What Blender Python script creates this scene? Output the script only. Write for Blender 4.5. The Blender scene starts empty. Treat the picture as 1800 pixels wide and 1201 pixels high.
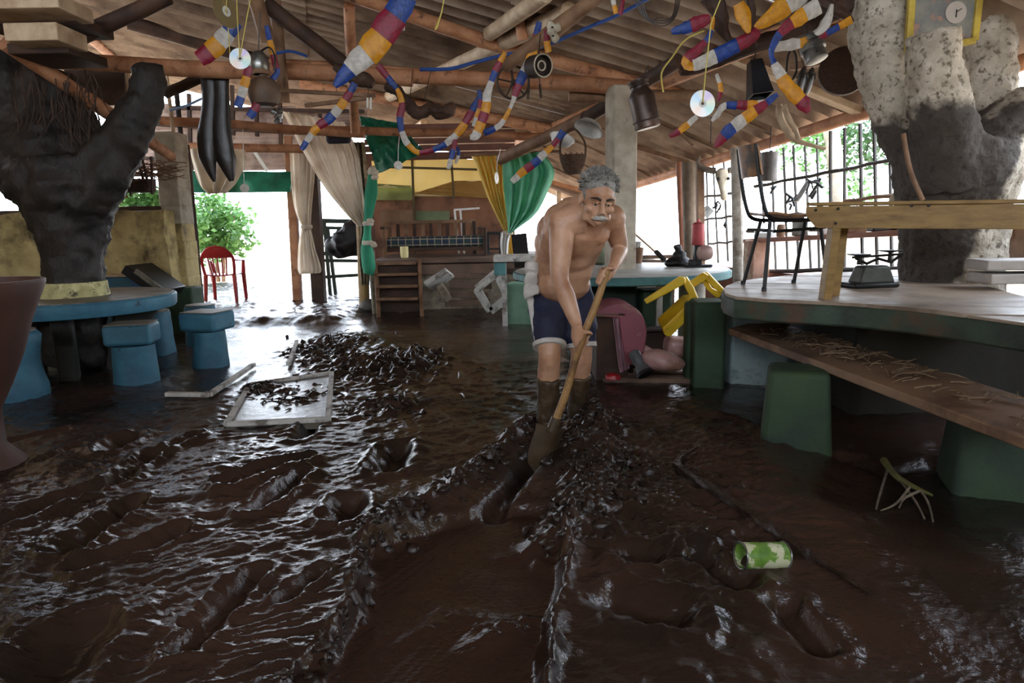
import bpy, math, random
import numpy as np
from mathutils import Vector, Matrix, noise as mnoise
random.seed(11)
SC = bpy.context.scene
COL = SC.collection
# ------------------------------------------------------------------ camera
CAM_H, F_PX = 1.2, 1200.0
PITCH, ROLL = math.radians(9.95), 0.02
fwd = Vector((0, math.cos(PITCH), -math.sin(PITCH)))
r0 = Vector((1, 0, 0)); u0 = Vector((0, math.sin(PITCH), math.cos(PITCH)))
camR = r0*math.cos(ROLL) - u0*math.sin(ROLL)
camU = u0*math.cos(ROLL) + r0*math.sin(ROLL)
cam_data = bpy.data.cameras.new('camera')
cam_data.sensor_width = 36.0; cam_data.lens = 24.0; cam_data.clip_start = 0.05; cam_data.clip_end = 300
cam = bpy.data.objects.new('camera', cam_data); COL.objects.link(cam)
cam.matrix_world = Matrix(((camR.x, camU.x, -fwd.x, 0), (camR.y, camU.y, -fwd.y, 0), (camR.z, camU.z, -fwd.z, CAM_H), (0, 0, 0, 1)))
SC.camera = cam
# ------------------------------------------------------------------ sky, sun, exposure
world = bpy.data.worlds.new('overcast_sky'); SC.world = world; world.use_nodes = True
wn = world.node_tree.nodes; wl = world.node_tree.links
bg = wn['Background']; bg.inputs[1].default_value = 12.0
tcw = wn.new('ShaderNodeTexCoord'); sepw = wn.new('ShaderNodeSeparateXYZ'); rampw = wn.new('ShaderNodeValToRGB')
wl.new(tcw.outputs['Generated'], sepw.inputs[0]); wl.new(sepw.outputs[2], rampw.inputs[0]); wl.new(rampw.outputs[0], bg.inputs[0])
rampw.color_ramp.elements[0].position = 0.0; rampw.color_ramp.elements[0].color = (0.84, 0.91, 1.0, 1)
rampw.color_ramp.elements[1].position = 0.9; rampw.color_ramp.elements[1].color = (0.66, 0.79, 1.0, 1)
SC.view_settings.view_transform = 'Standard'; SC.view_settings.look = 'None'
SC.view_settings.exposure = 0.0; SC.view_settings.gamma = 1.0; SC.view_settings.use_curve_mapping = False
SC.cycles.max_bounces = 10; SC.cycles.diffuse_bounces = 6; SC.cycles.transparent_max_bounces = 8
SC.cycles.sample_clamp_indirect = 12.0

# ------------------------------------------------------------------ pixel -> world
def ray(px, py):
    return fwd + camR*((px-900)/F_PX) + camU*((600.5-py)/F_PX)
CAMP = Vector((0, 0, CAM_H))
def at(px, py, Y):
    d = ray(px, py); return CAMP + d*(Y/d.y)
def on(px, py, z=0.0):
    d = ray(px, py); return CAMP + d*((z-CAM_H)/d.z)
# roof shape (metres): valley beam V, eave E, ridge, all running back along +Y
def Vx(Y): return 3.74-0.28*Y
def Ex(Y): return 4.40-0.181*Y
def Ez(Y): return 2.536-0.058*Y
ZV, SM, DR, SL = 2.68, 0.215, 7.0, 0.3
def roofz(X, Y):
    d = Vx(Y)-X
    if d > DR: return ZV+SM*DR-SL*(d-DR)
    if d >= 0: return ZV+SM*d
    w = Ex(Y)-Vx(Y)
    f = -d/w
    return ZV+(Ez(Y)-ZV)*f
def roofhit(px, py, off=0.1):
    d = ray(px, py); d = d/d.y
    lo, hi = 1.0, 22.0
    for i in range(211):
        y = 1.0+i*0.1
        p = CAMP+d*y
        if p.z > roofz(p.x, p.y)-off:
            lo, hi = y-0.1, y; break
    else:
        return CAMP+d*14
    for _ in range(30):
        m = (lo+hi)/2; p = CAMP+d*m
        if p.z > roofz(p.x, p.y)-off: hi = m
        else: lo = m
    return CAMP+d*lo

# ------------------------------------------------------------------ materials
def C(h, k=1.0):
    h = h.lstrip('#'); out = []
    for i in (0, 2, 4):
        c = int(h[i:i+2], 16)/255
        out.append((c/12.92 if c <= 0.04045 else ((c+0.055)/1.055)**2.4)*k)
    return tuple(out)
def M(name, c1, c2=None, scale=6, rough=0.6, metal=0.0, bump=0.0, bscale=None, stretch=(1, 1, 1), c3=None, s3=2.0, t3=(0.5, 0.62), spec=0.5, trans=0.0, rvar=0.0, lo=0.35, hi=0.65, coat=0.0, coord='Object', bdist=0.01):
    m = bpy.data.materials.new(name); m.use_nodes = True
    nt = m.node_tree; N, L = nt.nodes, nt.links
    b = N['Principled BSDF']
    b.inputs['Roughness'].default_value = rough; b.inputs['Metallic'].default_value = metal
    b.inputs['Specular IOR Level'].default_value = spec
    if coat: b.inputs['Coat Weight'].default_value = coat; b.inputs['Coat Roughness'].default_value = 0.15
    tc = N.new('ShaderNodeTexCoord'); mp = N.new('ShaderNodeMapping'); mp.inputs['Scale'].default_value = stretch
    L.new(tc.outputs[coord], mp.inputs[0])
    def nz(sc, det=6, rgh=0.6):
        n = N.new('ShaderNodeTexNoise'); n.inputs['Scale'].default_value = sc; n.inputs['Detail'].default_value = det; n.inputs['Roughness'].default_value = rgh
        L.new(mp.outputs[0], n.inputs['Vector']); return n
    def ramp(src, a, bb, ca, cb):
        r = N.new('ShaderNodeValToRGB'); L.new(src, r.inputs[0])
        r.color_ramp.elements[0].position = a; r.color_ramp.elements[0].color = (*ca, 1)
        r.color_ramp.elements[1].position = bb; r.color_ramp.elements[1].color = (*cb, 1); return r
    out = None
    if c2 is None: b.inputs['Base Color'].default_value = (*c1, 1)
    else:
        n1 = nz(scale); out = ramp(n1.outputs[0], lo, hi, c1, c2).outputs[0]
    if c3 is not None:
        n3 = nz(s3, 8, 0.65); msk = ramp(n3.outputs[0], t3[0], t3[1], (0, 0, 0), (1, 1, 1))
        mx = N.new('ShaderNodeMix'); mx.data_type = 'RGBA'
        L.new(msk.outputs[0], mx.inputs[0])
        if out is not None: L.new(out, mx.inputs[6])
        else: mx.inputs[6].default_value = (*c1, 1)
        mx.inputs[7].default_value = (*c3, 1); out = mx.outputs[2]
    if out is not None: L.new(out, b.inputs['Base Color'])
    if rvar:
        n4 = nz(scale*1.7); r4 = N.new('ShaderNodeMapRange'); L.new(n4.outputs[0], r4.inputs[0])
        r4.inputs[1].default_value = 0.3; r4.inputs[2].default_value = 0.7
        r4.inputs[3].default_value = max(0.03, rough-rvar); r4.inputs[4].default_value = min(1, rough+rvar); L.new(r4.outputs[0], b.inputs['Roughness'])
    if bump:
        nb = nz(bscale or scale*4, 8, 0.6); bp = N.new('ShaderNodeBump'); bp.inputs['Strength'].default_value = bump; bp.inputs['Distance'].default_value = bdist
        L.new(nb.outputs[0], bp.inputs['Height']); L.new(bp.outputs[0], b.inputs['Normal'])
    if trans:
        # thin translucent cloth: part of the light passes through
        tr = N.new('ShaderNodeBsdfTranslucent'); ms = N.new('ShaderNodeMixShader'); ms.inputs[0].default_value = trans
        if out is not None: L.new(out, tr.inputs[0])
        else: tr.inputs[0].default_value = (*c1, 1)
        L.new(b.outputs[0], ms.inputs[1]); L.new(tr.outputs[0], ms.inputs[2])
        L.new(ms.outputs[0], N['Material Output'].inputs[0])
    return m

# ------------------------------------------------------------------ mesh builder
ORG = {}
def rotz(a): return Matrix.Rotation(a, 3, 'Z')
class MB:
    def __init__(s): s.v = []; s.f = []; s.m = []
    def add(s, vs, fs, mi=0):
        o = len(s.v); s.v.extend([Vector(p) for p in vs])
        for f in fs: s.f.append(tuple(i+o for i in f)); s.m.append(mi)
        return s
    def box(s, c, size, R=None, mi=0, taper=1.0):
        hx, hy, hz = size[0]/2, size[1]/2, size[2]/2
        vs = []
        for z, k in ((-hz, 1.0), (hz, taper)):
            for x, y in ((-hx, -hy), (hx, -hy), (hx, hy), (-hx, hy)):
                p = Vector((x*k, y*k, z))
                if R is not None: p = R @ p
                vs.append(Vector(c)+p)
        return s.add(vs, [(3, 2, 1, 0), (4, 5, 6, 7), (0, 1, 5, 4), (1, 2, 6, 5), (2, 3, 7, 6), (3, 0, 4, 7)], mi)
    def beam(s, a, b, w, h, up=(0, 0, 1), mi=0):
        a, b = Vector(a), Vector(b); d = (b-a); L = d.length; d.normalize()
        side = d.cross(Vector(up))
        if side.length < 1e-4: side = d.cross(Vector((1, 0, 0)))
        side.normalize(); u = side.cross(d).normalized()
        R = Matrix((side, d, u)).transposed()
        return s.box((a+b)/2, (w, L, h), R, mi)
    def tube(s, pts, r, n=8, mi=0, cap=True, jit=0.0, squash=1.0, up=(0, 0, 1), phase=0.0):
        pts = [Vector(p) for p in pts]; k = len(pts)
        rs = list(r) if isinstance(r, (list, tuple)) else [r]*k
        vs = []; fs = []
        prev = None
        for i in range(k):
            t = (pts[min(i+1, k-1)]-pts[max(i-1, 0)])
            if t.length < 1e-7: t = Vector((0, 0, 1))
            t.normalize()
            if prev is None:
                ref = Vector(up)
                if abs(t.dot(ref)) > 0.95: ref = Vector((0, 1, 0)) if abs(t.y) < 0.9 else Vector((1, 0, 0))
                a = t.cross(ref).normalized()
            else:
                a = prev - t*prev.dot(t)
                if a.length < 1e-5: a = t.orthogonal()
                a.normalize()
            prev = a; b = t.cross(a).normalized()
            for j in range(n):
                an = 2*math.pi*j/n+phase
                rr = rs[i]
                if jit: rr *= 1+jit*mnoise.noise(Vector((math.cos(an)*1.3+pts[i].x*3, math.sin(an)*1.3+pts[i].y*3, pts[i].z*3+i*0.35)))
                vs.append(pts[i]+a*(math.cos(an)*rr)+b*(math.sin(an)*rr*squash))
        for i in range(k-1):
            for j in range(n):
                fs.append((i*n+j, i*n+(j+1) % n, (i+1)*n+(j+1) % n, (i+1)*n+j))
        if cap:
            fs.append(tuple(reversed(range(n)))); fs.append(tuple((k-1)*n+j for j in range(n)))
        return s.add(vs, fs, mi)
    def lathe(s, c, prof, n=20, axis=(0, 0, 1), mi=0, jit=0.0, sq=(1, 1)):
        ax = Vector(axis).normalized()
        a = ax.orthogonal().normalized() if abs(ax.z) < 0.999 else Vector((1, 0, 0)); b = ax.cross(a)
        c = Vector(c); vs = []; fs = []; k = len(prof)
        for i, (r, z) in enumerate(prof):
            r = max(r, 0.0005)
            for j in range(n):
                an = 2*math.pi*j/n
                rr = r*(1+jit*mnoise.noise(Vector((math.cos(an)*1.5+c.x*7, math.sin(an)*1.5+c.y*7, z*5)))) if jit else r
                vs.append(c+ax*z+a*(rr*math.cos(an)*sq[0])+b*(rr*math.sin(an)*sq[1]))
        for i in range(k-1):
            for j in range(n):
                fs.append((i*n+j, i*n+(j+1) % n, (i+1)*n+(j+1) % n, (i+1)*n+j))
        fs.append(tuple(reversed(range(n)))); fs.append(tuple((k-1)*n+j for j in range(n)))
        return s.add(vs, fs, mi)
    def ball(s, c, r, n=10, R=None, mi=0, jit=0.0):
        rx, ry, rz = (r, r, r) if not isinstance(r, (tuple, list)) else r
        m = max(4, n//2+1); vs = [];
        c = Vector(c)
        for i in range(m+1):
            th = math.pi*i/m
            for j in range(n):
                ph = 2*math.pi*j/n
                p = Vector((math.sin(th)*math.cos(ph), math.sin(th)*math.sin(ph), math.cos(th)))
                k = 1+jit*mnoise.noise(p*1.7+c*9) if jit else 1
                p = Vector((p.x*rx*k, p.y*ry*k, p.z*rz*k))
                if R is not None: p = R @ p
                vs.append(c+p)
        fs = [(i*n+j, (i+1)*n+j, (i+1)*n+(j+1) % n, i*n+(j+1) % n) for i in range(m) for j in range(n)]
        return s.add(vs, fs, mi)
    def grid(s, rows, mi=0, thick=0.0):
        nr, nc = len(rows), len(rows[0])
        P = [[Vector(p) for p in r] for r in rows]
        vs = [p for r in P for p in r]
        fs = [(i*nc+j, i*nc+j+1, (i+1)*nc+j+1, (i+1)*nc+j) for i in range(nr-1) for j in range(nc-1)]
        if thick:
            o = nr*nc
            for i in range(nr):
                for j in range(nc):
                    du = P[i][min(j+1, nc-1)]-P[i][max(j-1, 0)]; dv = P[min(i+1, nr-1)][j]-P[max(i-1, 0)][j]
                    nn = du.cross(dv)
                    nn = nn.normalized() if nn.length > 1e-9 else Vector((0, 0, 1))
                    vs.append(P[i][j]-nn*thick)
            fs2 = [tuple(reversed([x+o for x in f])) for f in fs]
            ring = [j for j in range(nc)]+[i*nc+nc-1 for i in range(1, nr)]+[(nr-1)*nc+j for j in range(nc-2, -1, -1)]+[i*nc for i in range(nr-2, 0, -1)]
            m = len(ring)
            fs3 = [(ring[(i+1) % m], ring[i], ring[i]+o, ring[(i+1) % m]+o) for i in range(m)]
            fs = fs+fs2+fs3
        return s.add(vs, fs, mi)
    def prism(s, poly, vec, mi=0):
        poly = [Vector(p) for p in poly]; vec = Vector(vec); n = len(poly)
        vs = poly+[p+vec for p in poly]
        fs = [tuple(range(n)), tuple(reversed(range(n, 2*n)))]+[((i+1) % n, i, i+n, (i+1) % n+n) for i in range(n)]
        return s.add(vs, fs, mi)
    def build(s, name, mat, parent=None, ang=40, bevel=0.0, label=None, seg=2, loc=None, flat=False, rest=True):
        if parent is not None: o0 = ORG[parent.name]
        elif loc is not None: o0 = Vector(loc)
        else:
            xs = [p.x for p in s.v]; ys = [p.y for p in s.v]; zs = [p.z for p in s.v]
            o0 = Vector(((min(xs)+max(xs))/2, (min(ys)+max(ys))/2, min(zs)))
        me = bpy.data.meshes.new(name)
        me.from_pydata([tuple(p-o0) for p in s.v], [], s.f)
        mats = mat if isinstance(mat, (list, tuple)) else [mat]
        for m in mats: me.materials.append(m)
        if len(mats) > 1: me.polygons.foreach_set('material_index', s.m)
        me.validate(); me.update()
        fix_normals(me)
        if not flat:
            me.polygons.foreach_set('use_smooth', [True]*len(me.polygons))
            me.set_sharp_from_angle(angle=math.radians(ang))
        ob = bpy.data.objects.new(name, me); COL.objects.link(ob)
        ORG[ob.name] = o0
        if parent is not None: ob.parent = parent
        else: ob.location = o0
        if bevel:
            bm = ob.modifiers.new('bevel', 'BEVEL'); bm.width = bevel; bm.segments = seg; bm.limit_method = 'ANGLE'; bm.angle_limit = math.radians(35)
        if label: ob['label'] = label
        return ob
import bmesh
def fix_normals(me):
    bm = bmesh.new(); bm.from_mesh(me)
    bmesh.ops.recalc_face_normals(bm, faces=bm.faces); bm.to_mesh(me); bm.free()
def thing(name, label, cat, loc, group=None):
    o = bpy.data.objects.new(name, None); COL.objects.link(o); o.location = Vector(loc); o.empty_display_size = 0.1
    ORG[o.name] = Vector(loc); o['label'] = label; o['category'] = cat
    if group: o['group'] = group
    return o
def tag(o, label, cat, group=None, kind=None):
    o['label'] = label; o['category'] = cat
    if group: o['group'] = group
    if kind: o['kind'] = kind
    return o
def struct(name, loc=(0, 0, 0), label=None):
    o = bpy.data.objects.new(name, None); COL.objects.link(o); o.location = Vector(loc); ORG[o.name] = Vector(loc); o['kind'] = 'structure'
    if label: o['label'] = label
    return o
def smooth_path(pts, n=6):
    P = [Vector(p) for p in pts]; out = []
    for i in range(len(P)-1):
        p0, p1, p2, p3 = P[max(i-1, 0)], P[i], P[i+1], P[min(i+2, len(P)-1)]
        for k in range(n):
            t = k/n
            out.append(0.5*((2*p1)+(p2-p0)*t+(2*p0-5*p1+4*p2-p3)*t*t+(3*p1-p0-3*p2+p3)*t**3))
    out.append(P[-1]); return out
def lerp(a, b, t): return a+(b-a)*t
def interp(rs, n):
    k = len(rs); out = []
    for i in range(n):
        x = i/(n-1)*(k-1); j = min(int(x), k-2); out.append(rs[j]+(rs[j+1]-rs[j])*(x-j))
    return out
# ------------------------------------------------------------------ palette
m_pole = M('peeled_pole_wood', C('#8f5a38'), C('#b98560'), 5, 0.7, bump=0.35, stretch=(1, 1, 1), c3=C('#4a2e1f'), s3=9, t3=(0.55, 0.7))
m_darkwood = M('dark_old_wood', C('#2a1a11'), C('#4a3020'), 5, 0.75, bump=0.4, bscale=30)
m_midwood = M('weathered_brown_wood', C('#5f412b'), C('#87664a'), 6, 0.7, bump=0.3, bscale=40)
m_palewood = M('pale_plank_wood', C('#a08468'), C('#c7b092'), 6, 0.7, bump=0.25, bscale=40)
m_roof = M('corrugated_sheet_brown', C('#7d6654'), C('#a8927d'), 2.2, 0.6, bump=0.2, bscale=30, c3=C('#4d3a2d'), s3=1.4, t3=(0.5, 0.75))
m_black = M('black_iron', C('#0e0d0d'), C('#1c1a19'), 20, 0.5, 0.3)
m_steel = M('dull_steel', C('#6d6d6a'), C('#9a9a95'), 12, 0.35, 0.9, rvar=0.1)
m_wire = M('thin_wire', C('#2d2622'), rough=0.5)
m_string = M('yellow_string', C('#c3b15a'), rough=0.8)
m_concrete = M('old_concrete', C('#8f8473'), C('#b5aa97'), 5, 0.85, bump=0.35, bscale=45, c3=C('#5d5245'), s3=6, t3=(0.6, 0.75))
m_mudwall = M('stained_ochre_plaster', C('#c9b681'), C('#9a8657'), 2.6, 0.9, bump=0.6, bscale=12, c3=C('#54472f'), s3=1.9, t3=(0.47, 0.62))
m_green = M('green_paint_masonry', C('#30482f'), C('#223626'), 4, 0.75, bump=0.35, bscale=22, c3=C('#3a4a38'), s3=3)
m_lgreen = M('pale_green_paint', C('#83a88f'), C('#668a74'), 4, 0.7, bump=0.25, bscale=22)
m_blue = M('turquoise_paint_masonry', C('#3c7285'), C('#2a566c'), 4, 0.6, bump=0.5, bscale=16, c3=C('#18282a'), s3=7, t3=(0.62, 0.7))
m_teal = M('teal_painted_slab', C('#4f8785'), C('#3a6666'), 5, 0.6, bump=0.3, bscale=25, c3=C('#23342f'), s3=6, t3=(0.55, 0.68))
m_yplastic = M('yellow_plastic', C('#e5bf25'), C('#caa016'), 5, 0.35)
m_rplastic = M('red_plastic', C('#9c1a20'), C('#84141a'), 5, 0.35)
# ------------------------------------------------------------------ mud floor (one displaced sheet of wet mud)
_rng = np.random.RandomState(5)
_perm = _rng.permutation(512); _perm = np.concatenate([_perm, _perm, _perm])
_ga = _rng.rand(512)*2*np.pi; _gx, _gy = np.cos(_ga), np.sin(_ga)
def perlin(x, y, seed=0):
    x = x+seed*17.31; y = y+seed*9.73
    xi = np.floor(x).astype(int); yi = np.floor(y).astype(int); fx = x-xi; fy = y-yi
    xi &= 511; yi &= 511
    def g(ix, iy, dx, dy):
        h = _perm[_perm[ix & 511]+(iy & 511)]; return _gx[h]*dx+_gy[h]*dy
    u = fx*fx*fx*(fx*(fx*6-15)+10); v = fy*fy*fy*(fy*(fy*6-15)+10)
    a = g(xi, yi, fx, fy); b = g(xi+1, yi, fx-1, fy); c = g(xi, yi+1, fx, fy-1); d = g(xi+1, yi+1, fx-1, fy-1)
    return (a+(b-a)*u)+((c+(d-c)*u)-(a+(b-a)*u))*v
def fbm(x, y, o=4, seed=0):
    s = 0; a = 1.0
    for i in range(o):
        s = s+a*perlin(x*2**i, y*2**i, seed+i); a *= 0.5
    return s
def poly_dist(X, Y, pts):
    d = np.full(X.shape, 1e9)
    for (ax, ay), (bx, by) in zip(pts[:-1], pts[1:]):
        vx, vy = bx-ax, by-ay; L = vx*vx+vy*vy+1e-9
        t = np.clip(((X-ax)*vx+(Y-ay)*vy)/L, 0, 1)
        d = np.minimum(d, np.hypot(X-ax-t*vx, Y-ay-t*vy))
    return d
def inside(X, Y, pts):
    r = np.zeros(X.shape, bool); n = len(pts)
    for i in range(n):
        (x1, y1), (x2, y2) = pts[i], pts[(i+1) % n]
        if y1 == y2: continue
        c = ((y1 > Y) != (y2 > Y)) & (X < (x2-x1)*(Y-y1)/(y2-y1)+x1); r ^= c
    return r
def W(*pp): return [tuple(on(a, b, 0.0)[:2]) for a, b in pp]
def sstep(a, b, x):
    t = np.clip((x-a)/(b-a), 0, 1); return t*t*(3-2*t)
PATCH = W((640, 960), (700, 935), (860, 885), (960, 885), (1000, 945), (985, 1010), (955, 1110), (935, 1250), (470, 1250), (590, 1125), (635, 1040))
RUTS = [  # polyline, half width, depth, rim height
    (W((0, 925), (90, 890), (200, 850), (270, 800)), .05, .05, .025), (W((120, 965), (180, 925), (232, 890)), .05, .06, .02),
    (W((150, 995), (230, 970), (310, 940)), .045, .05, .02), (W((400, 860), (460, 835), (535, 812)), .045, .0, .045),
    (W((445, 900), (490, 870), (530, 838)), .04, .05, .035), (W((530, 770), (550, 745)), .05, .06, .02), (W((195, 790), (225, 770)), .06, .06, .03),
    (W((230, 830), (300, 790), (345, 770)), .03, .0, .03), (W((680, 820), (700, 790)), .07, .08, .03), (W((605, 910), (615, 880)), .06, .07, .03),
    (W((20, 780), (110, 762)), .03, .03, .01), (W((70, 815), (140, 785)), .03, .03, .01), (W((330, 1140), (400, 1060), (450, 1010)), .04, .04, .02),
    (W((60, 1190), (120, 1130)), .1, .06, .03), (W((1380, 1070), (1440, 1130)), .045, .05, .02), (W((1090, 1060), (1180, 1080)), .07, .05, .02),
    (W((1215, 745), (1290, 750), (1350, 785)), .05, .05, .02), (W((1480, 800), (1560, 830), (1640, 815)), .06, .04, .01),
    (W((1120, 980), (1150, 985)), .06, .05, .02), (W((1220, 990), (1300, 1030)), .05, .05, .015), (W((500, 1060), (560, 1010)), .03, .03, .02)]
RIDGES = [(W((648, 935), (636, 1010), (622, 1060), (585, 1130), (500, 1230)), .028, .05), (W((1000, 930), (988, 1010), (945, 1210)), .03, .04),
    (W((935, 745), (850, 825), (745, 885), (655, 945)), .07, .07), (W((1015, 755), (1062, 820), (1050, 880), (985, 945)), .13, .13),
    (W((1000, 700), (1040, 740), (1070, 780)), .12, .07), (W((700, 1090), (790, 1060), (860, 1075)), .06, .02), (W((850, 1110), (930, 1080)), .05, .04)]
CHAN = W((968, 772), (930, 815), (870, 885))
DEBRIS = [(650, 640, .55), (560, 620, .35), (690, 660, .4), (520, 700, .25), (600, 600, .4), (450, 690, .12), (720, 630, .35), (680, 720, .25)]
def mud_height(X, Y, mask=False):
    far = sstep(3.0, 7.5, Y)
    h = 0.02*fbm(X*1.3, Y*1.3, 3, 1)+0.010*fbm(X*4.3, Y*4.3, 3, 4)*(1-.4*far)
    rgt = sstep(0.25, 0.6, X)*sstep(1.6, 2.4, Y)*(1-sstep(4.0, 5.0, Y))
    h += rgt*(1-sstep(1.15, 1.55, X))*(0.06*np.clip(X-.35, 0, .9)+0.02*(3.4-np.clip(Y, 2.2, 4.2)))
    wx = X+0.10*perlin(X*3, Y*3, 9); wy = Y+0.12*perlin(X*2.3, Y*2.3, 12)
    calm = sstep(-0.1, 0.35, perlin(X*0.55+3.1, Y*0.55, 21)+0.25*perlin(X*2, Y*2, 23))
    rip = 1-np.abs(perlin(wx*6.5+wy*2.0, wy*14-wx*3.0, 30))*2.2
    rip2 = 1-np.abs(perlin(wx*14+2, wy*26-wx*4, 34))*2.2
    calm = calm*(1-.8*rgt*(1-sstep(1.1, 1.5, X))); amp = 0.0096*(1-0.75*calm)*(1-0.42*far)*(1+1.1*rgt*(1-sstep(1.1, 1.5, X)))
    rip3 = 1-np.abs(perlin(wx*23+7, wy*46-wx*9, 37))*2.2
    uu = X/np.maximum(Y, .5); amp = amp*(1-.75*sstep(.36, .52, uu+.08*perlin(X*1.5, Y*1.5, 96)))
    h += amp*rip+amp*0.5*rip2+amp*.28*rip3+.0022*(1-far)*fbm(X*34, Y*40, 2, 39)
    lum = fbm(X*9, Y*9, 3, 40)
    rough = sstep(0.05, 0.45, perlin(X*0.9-4, Y*0.9+2, 44))
    right = sstep(0.1, 0.4, uu+0.1)*(1-sstep(2.6, 3.6, Y))*(1-sstep(.34, .46, uu))
    h += 0.02*lum*np.maximum(rough*0.6, right*0.8)
    for pts, w, dep, rim in RUTS:
        d = poly_dist(X, Y, pts); dd = d*(1+.35*perlin(X*11, Y*11, 50))
        h -= dep*np.exp(-(dd/w)**2); h += rim*np.exp(-((dd-w*1.7)/(w*.6))**2)*(.6+.8*np.abs(perlin(X*9, Y*9, 55)))
    ins = inside(X, Y, PATCH); d = poly_dist(X, Y, PATCH+[PATCH[0]]); sd = np.where(ins, -d, d)
    sd = sd+0.025*fbm(X*7, Y*7, 3, 60)
    k = sstep(0.035, -0.02, sd)
    flat = -0.055+0.006*fbm(X*2.5, Y*2.5, 3, 66)+0.0022*perlin((X*.87-Y*.5)*55, (X*.5+Y*.87)*3.0, 68)+0.0045*np.maximum(0, fbm(X*13, Y*13, 2, 69))
    h = h*(1-k)+flat*k
    for pts, w, hh in RIDGES:
        d = poly_dist(X+.05*perlin(X*4, Y*4, 81), Y+.05*perlin(X*4, Y*4, 83), pts); dd = np.abs(d*(1+.45*perlin(X*9, Y*9, 71))-.25*w*perlin(X*5, Y*5, 85))
        e = np.exp(-(dd/w)**2); lump = fbm(X*10, Y*10, 4, 73); h += hh*e*(.75+.5*perlin(X*3.1, Y*3.1, 76))+e*0.045*lump*min(1, hh/.07)+e*.018*np.maximum(0, perlin(X*26, Y*26, 77))*min(1, hh/.05)
    d = poly_dist(X, Y, CHAN); h -= 0.10*np.exp(-(d/.045)**2)
    for px, py, r in DEBRIS:
        c = on(px, py, 0); e = np.exp(-(((X-c.x)/r)**2+((Y-c.y)/(r*1.2))**2))
        h += e*np.maximum(0, 0.075*fbm(X*8, Y*8, 4, 80)+0.012)
    # muddy slope up towards the yard at the back
    yard = sstep(8.0, 8.5, Y+0.25*perlin(X*1.2, Y*.3, 90))*(1-sstep(-2.3, -1.9, X))
    h += yard*(0.10+0.05*np.maximum(0, fbm(X*2.5, Y*2.5, 4, 92))+0.02*fbm(X*6, Y*6, 3, 94))
    return (h, k) if mask else h
def make_floor():
    nr, nc = 640, 720
    ys = 0.9*(13.6/0.9)**np.linspace(0, 1, nr)
    us = np.linspace(-1, 1, nc)
    Yg, Ug = np.meshgrid(ys, us, indexing='ij')
    Xg = Ug*(0.95*Yg+0.5)
    Xg = np.clip(Xg, -8.6, None); Xg = np.minimum(Xg, 4.40-0.181*Yg+0.25)
    Z, K = mud_height(Xg, Yg, True)
    co = np.stack([Xg, Yg, Z], -1).reshape(-1, 3).astype(np.float32)
    idx = np.arange(nr*nc).reshape(nr, nc)
    q = np.stack([idx[:-1, :-1], idx[:-1, 1:], idx[1:, 1:], idx[1:, :-1]], -1).reshape(-1, 4)
    me = bpy.data.meshes.new('floor'); me.vertices.add(len(co)); me.vertices.foreach_set('co', co.ravel())
    me.loops.add(q.size); me.loops.foreach_set('vertex_index', q.ravel().astype(np.int32))
    me.polygons.add(len(q)); me.polygons.foreach_set('loop_start', np.arange(0, q.size, 4, dtype=np.int32))
    me.polygons.foreach_set('use_smooth', np.ones(len(q), bool)); me.update(calc_edges=True); me.validate()
    at_ = me.attributes.new('scraped', 'FLOAT', 'POINT'); at_.data.foreach_set('value', K.reshape(-1).astype(np.float32))
    ob = bpy.data.objects.new('floor', me); COL.objects.link(ob); ob['kind'] = 'structure'
    return ob
def mz(x, y):
    return float(mud_height(np.array([x]), np.array([y]))[0])
def onmud(px, py):
    p = on(px, py, 0)
    for _ in range(4): p = on(px, py, mz(p.x, p.y))
    return p
def mud_material():
    m = bpy.data.materials.new('wet_mud'); m.use_nodes = True; nt = m.node_tree; N, L = nt.nodes, nt.links
    b = N['Principled BSDF']; tc = N.new('ShaderNodeTexCoord')
    def nz(sc, det, st=(1, 1, 1)):
        mp = N.new('ShaderNodeMapping'); mp.inputs['Scale'].default_value = st; L.new(tc.outputs['Object'], mp.inputs[0])
        n = N.new('ShaderNodeTexNoise'); n.inputs['Scale'].default_value = sc; n.inputs['Detail'].default_value = det; L.new(mp.outputs[0], n.inputs['Vector']); return n
    n1 = nz(1.3, 6); r1 = N.new('ShaderNodeValToRGB'); L.new(n1.outputs[0], r1.inputs[0])
    e = r1.color_ramp.elements; e[0].position = .36; e[0].color = (*C('#1f1814'), 1); e[1].position = .68; e[1].color = (*C('#453128'), 1)
    sa = N.new('ShaderNodeAttribute'); sa.attribute_name = 'scraped'; mxs = N.new('ShaderNodeMix'); mxs.data_type = 'RGBA'; mxs.inputs[7].default_value = (*C('#38261e'), 1); L.new(sa.outputs['Fac'], mxs.inputs[0]); L.new(r1.outputs[0], mxs.inputs[6]); L.new(mxs.outputs[2], b.inputs['Base Color'])
    n2 = nz(3.0, 5); mr = N.new('ShaderNodeMapRange'); L.new(n2.outputs[0], mr.inputs[0])
    mr.inputs[1].default_value = .35; mr.inputs[2].default_value = .68; mr.inputs[3].default_value = .10; mr.inputs[4].default_value = .30
    L.new(mr.outputs[0], b.inputs['Roughness']); b.inputs['Specular IOR Level'].default_value = .5
    n3 = nz(38, 4, (1, 1.6, 1)); n4 = nz(130, 3); ad = N.new('ShaderNodeMath'); ad.operation = 'MULTIPLY_ADD'; ad.inputs[1].default_value = .35
    L.new(n4.outputs[0], ad.inputs[0]); L.new(n3.outputs[0], ad.inputs[2])
    bp = N.new('ShaderNodeBump'); bp.inputs['Strength'].default_value = .45; bp.inputs['Distance'].default_value = .008
    L.new(ad.outputs[0], bp.inputs['Height']); L.new(bp.outputs[0], b.inputs['Normal'])
    return m
m_mud = mud_material()
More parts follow.
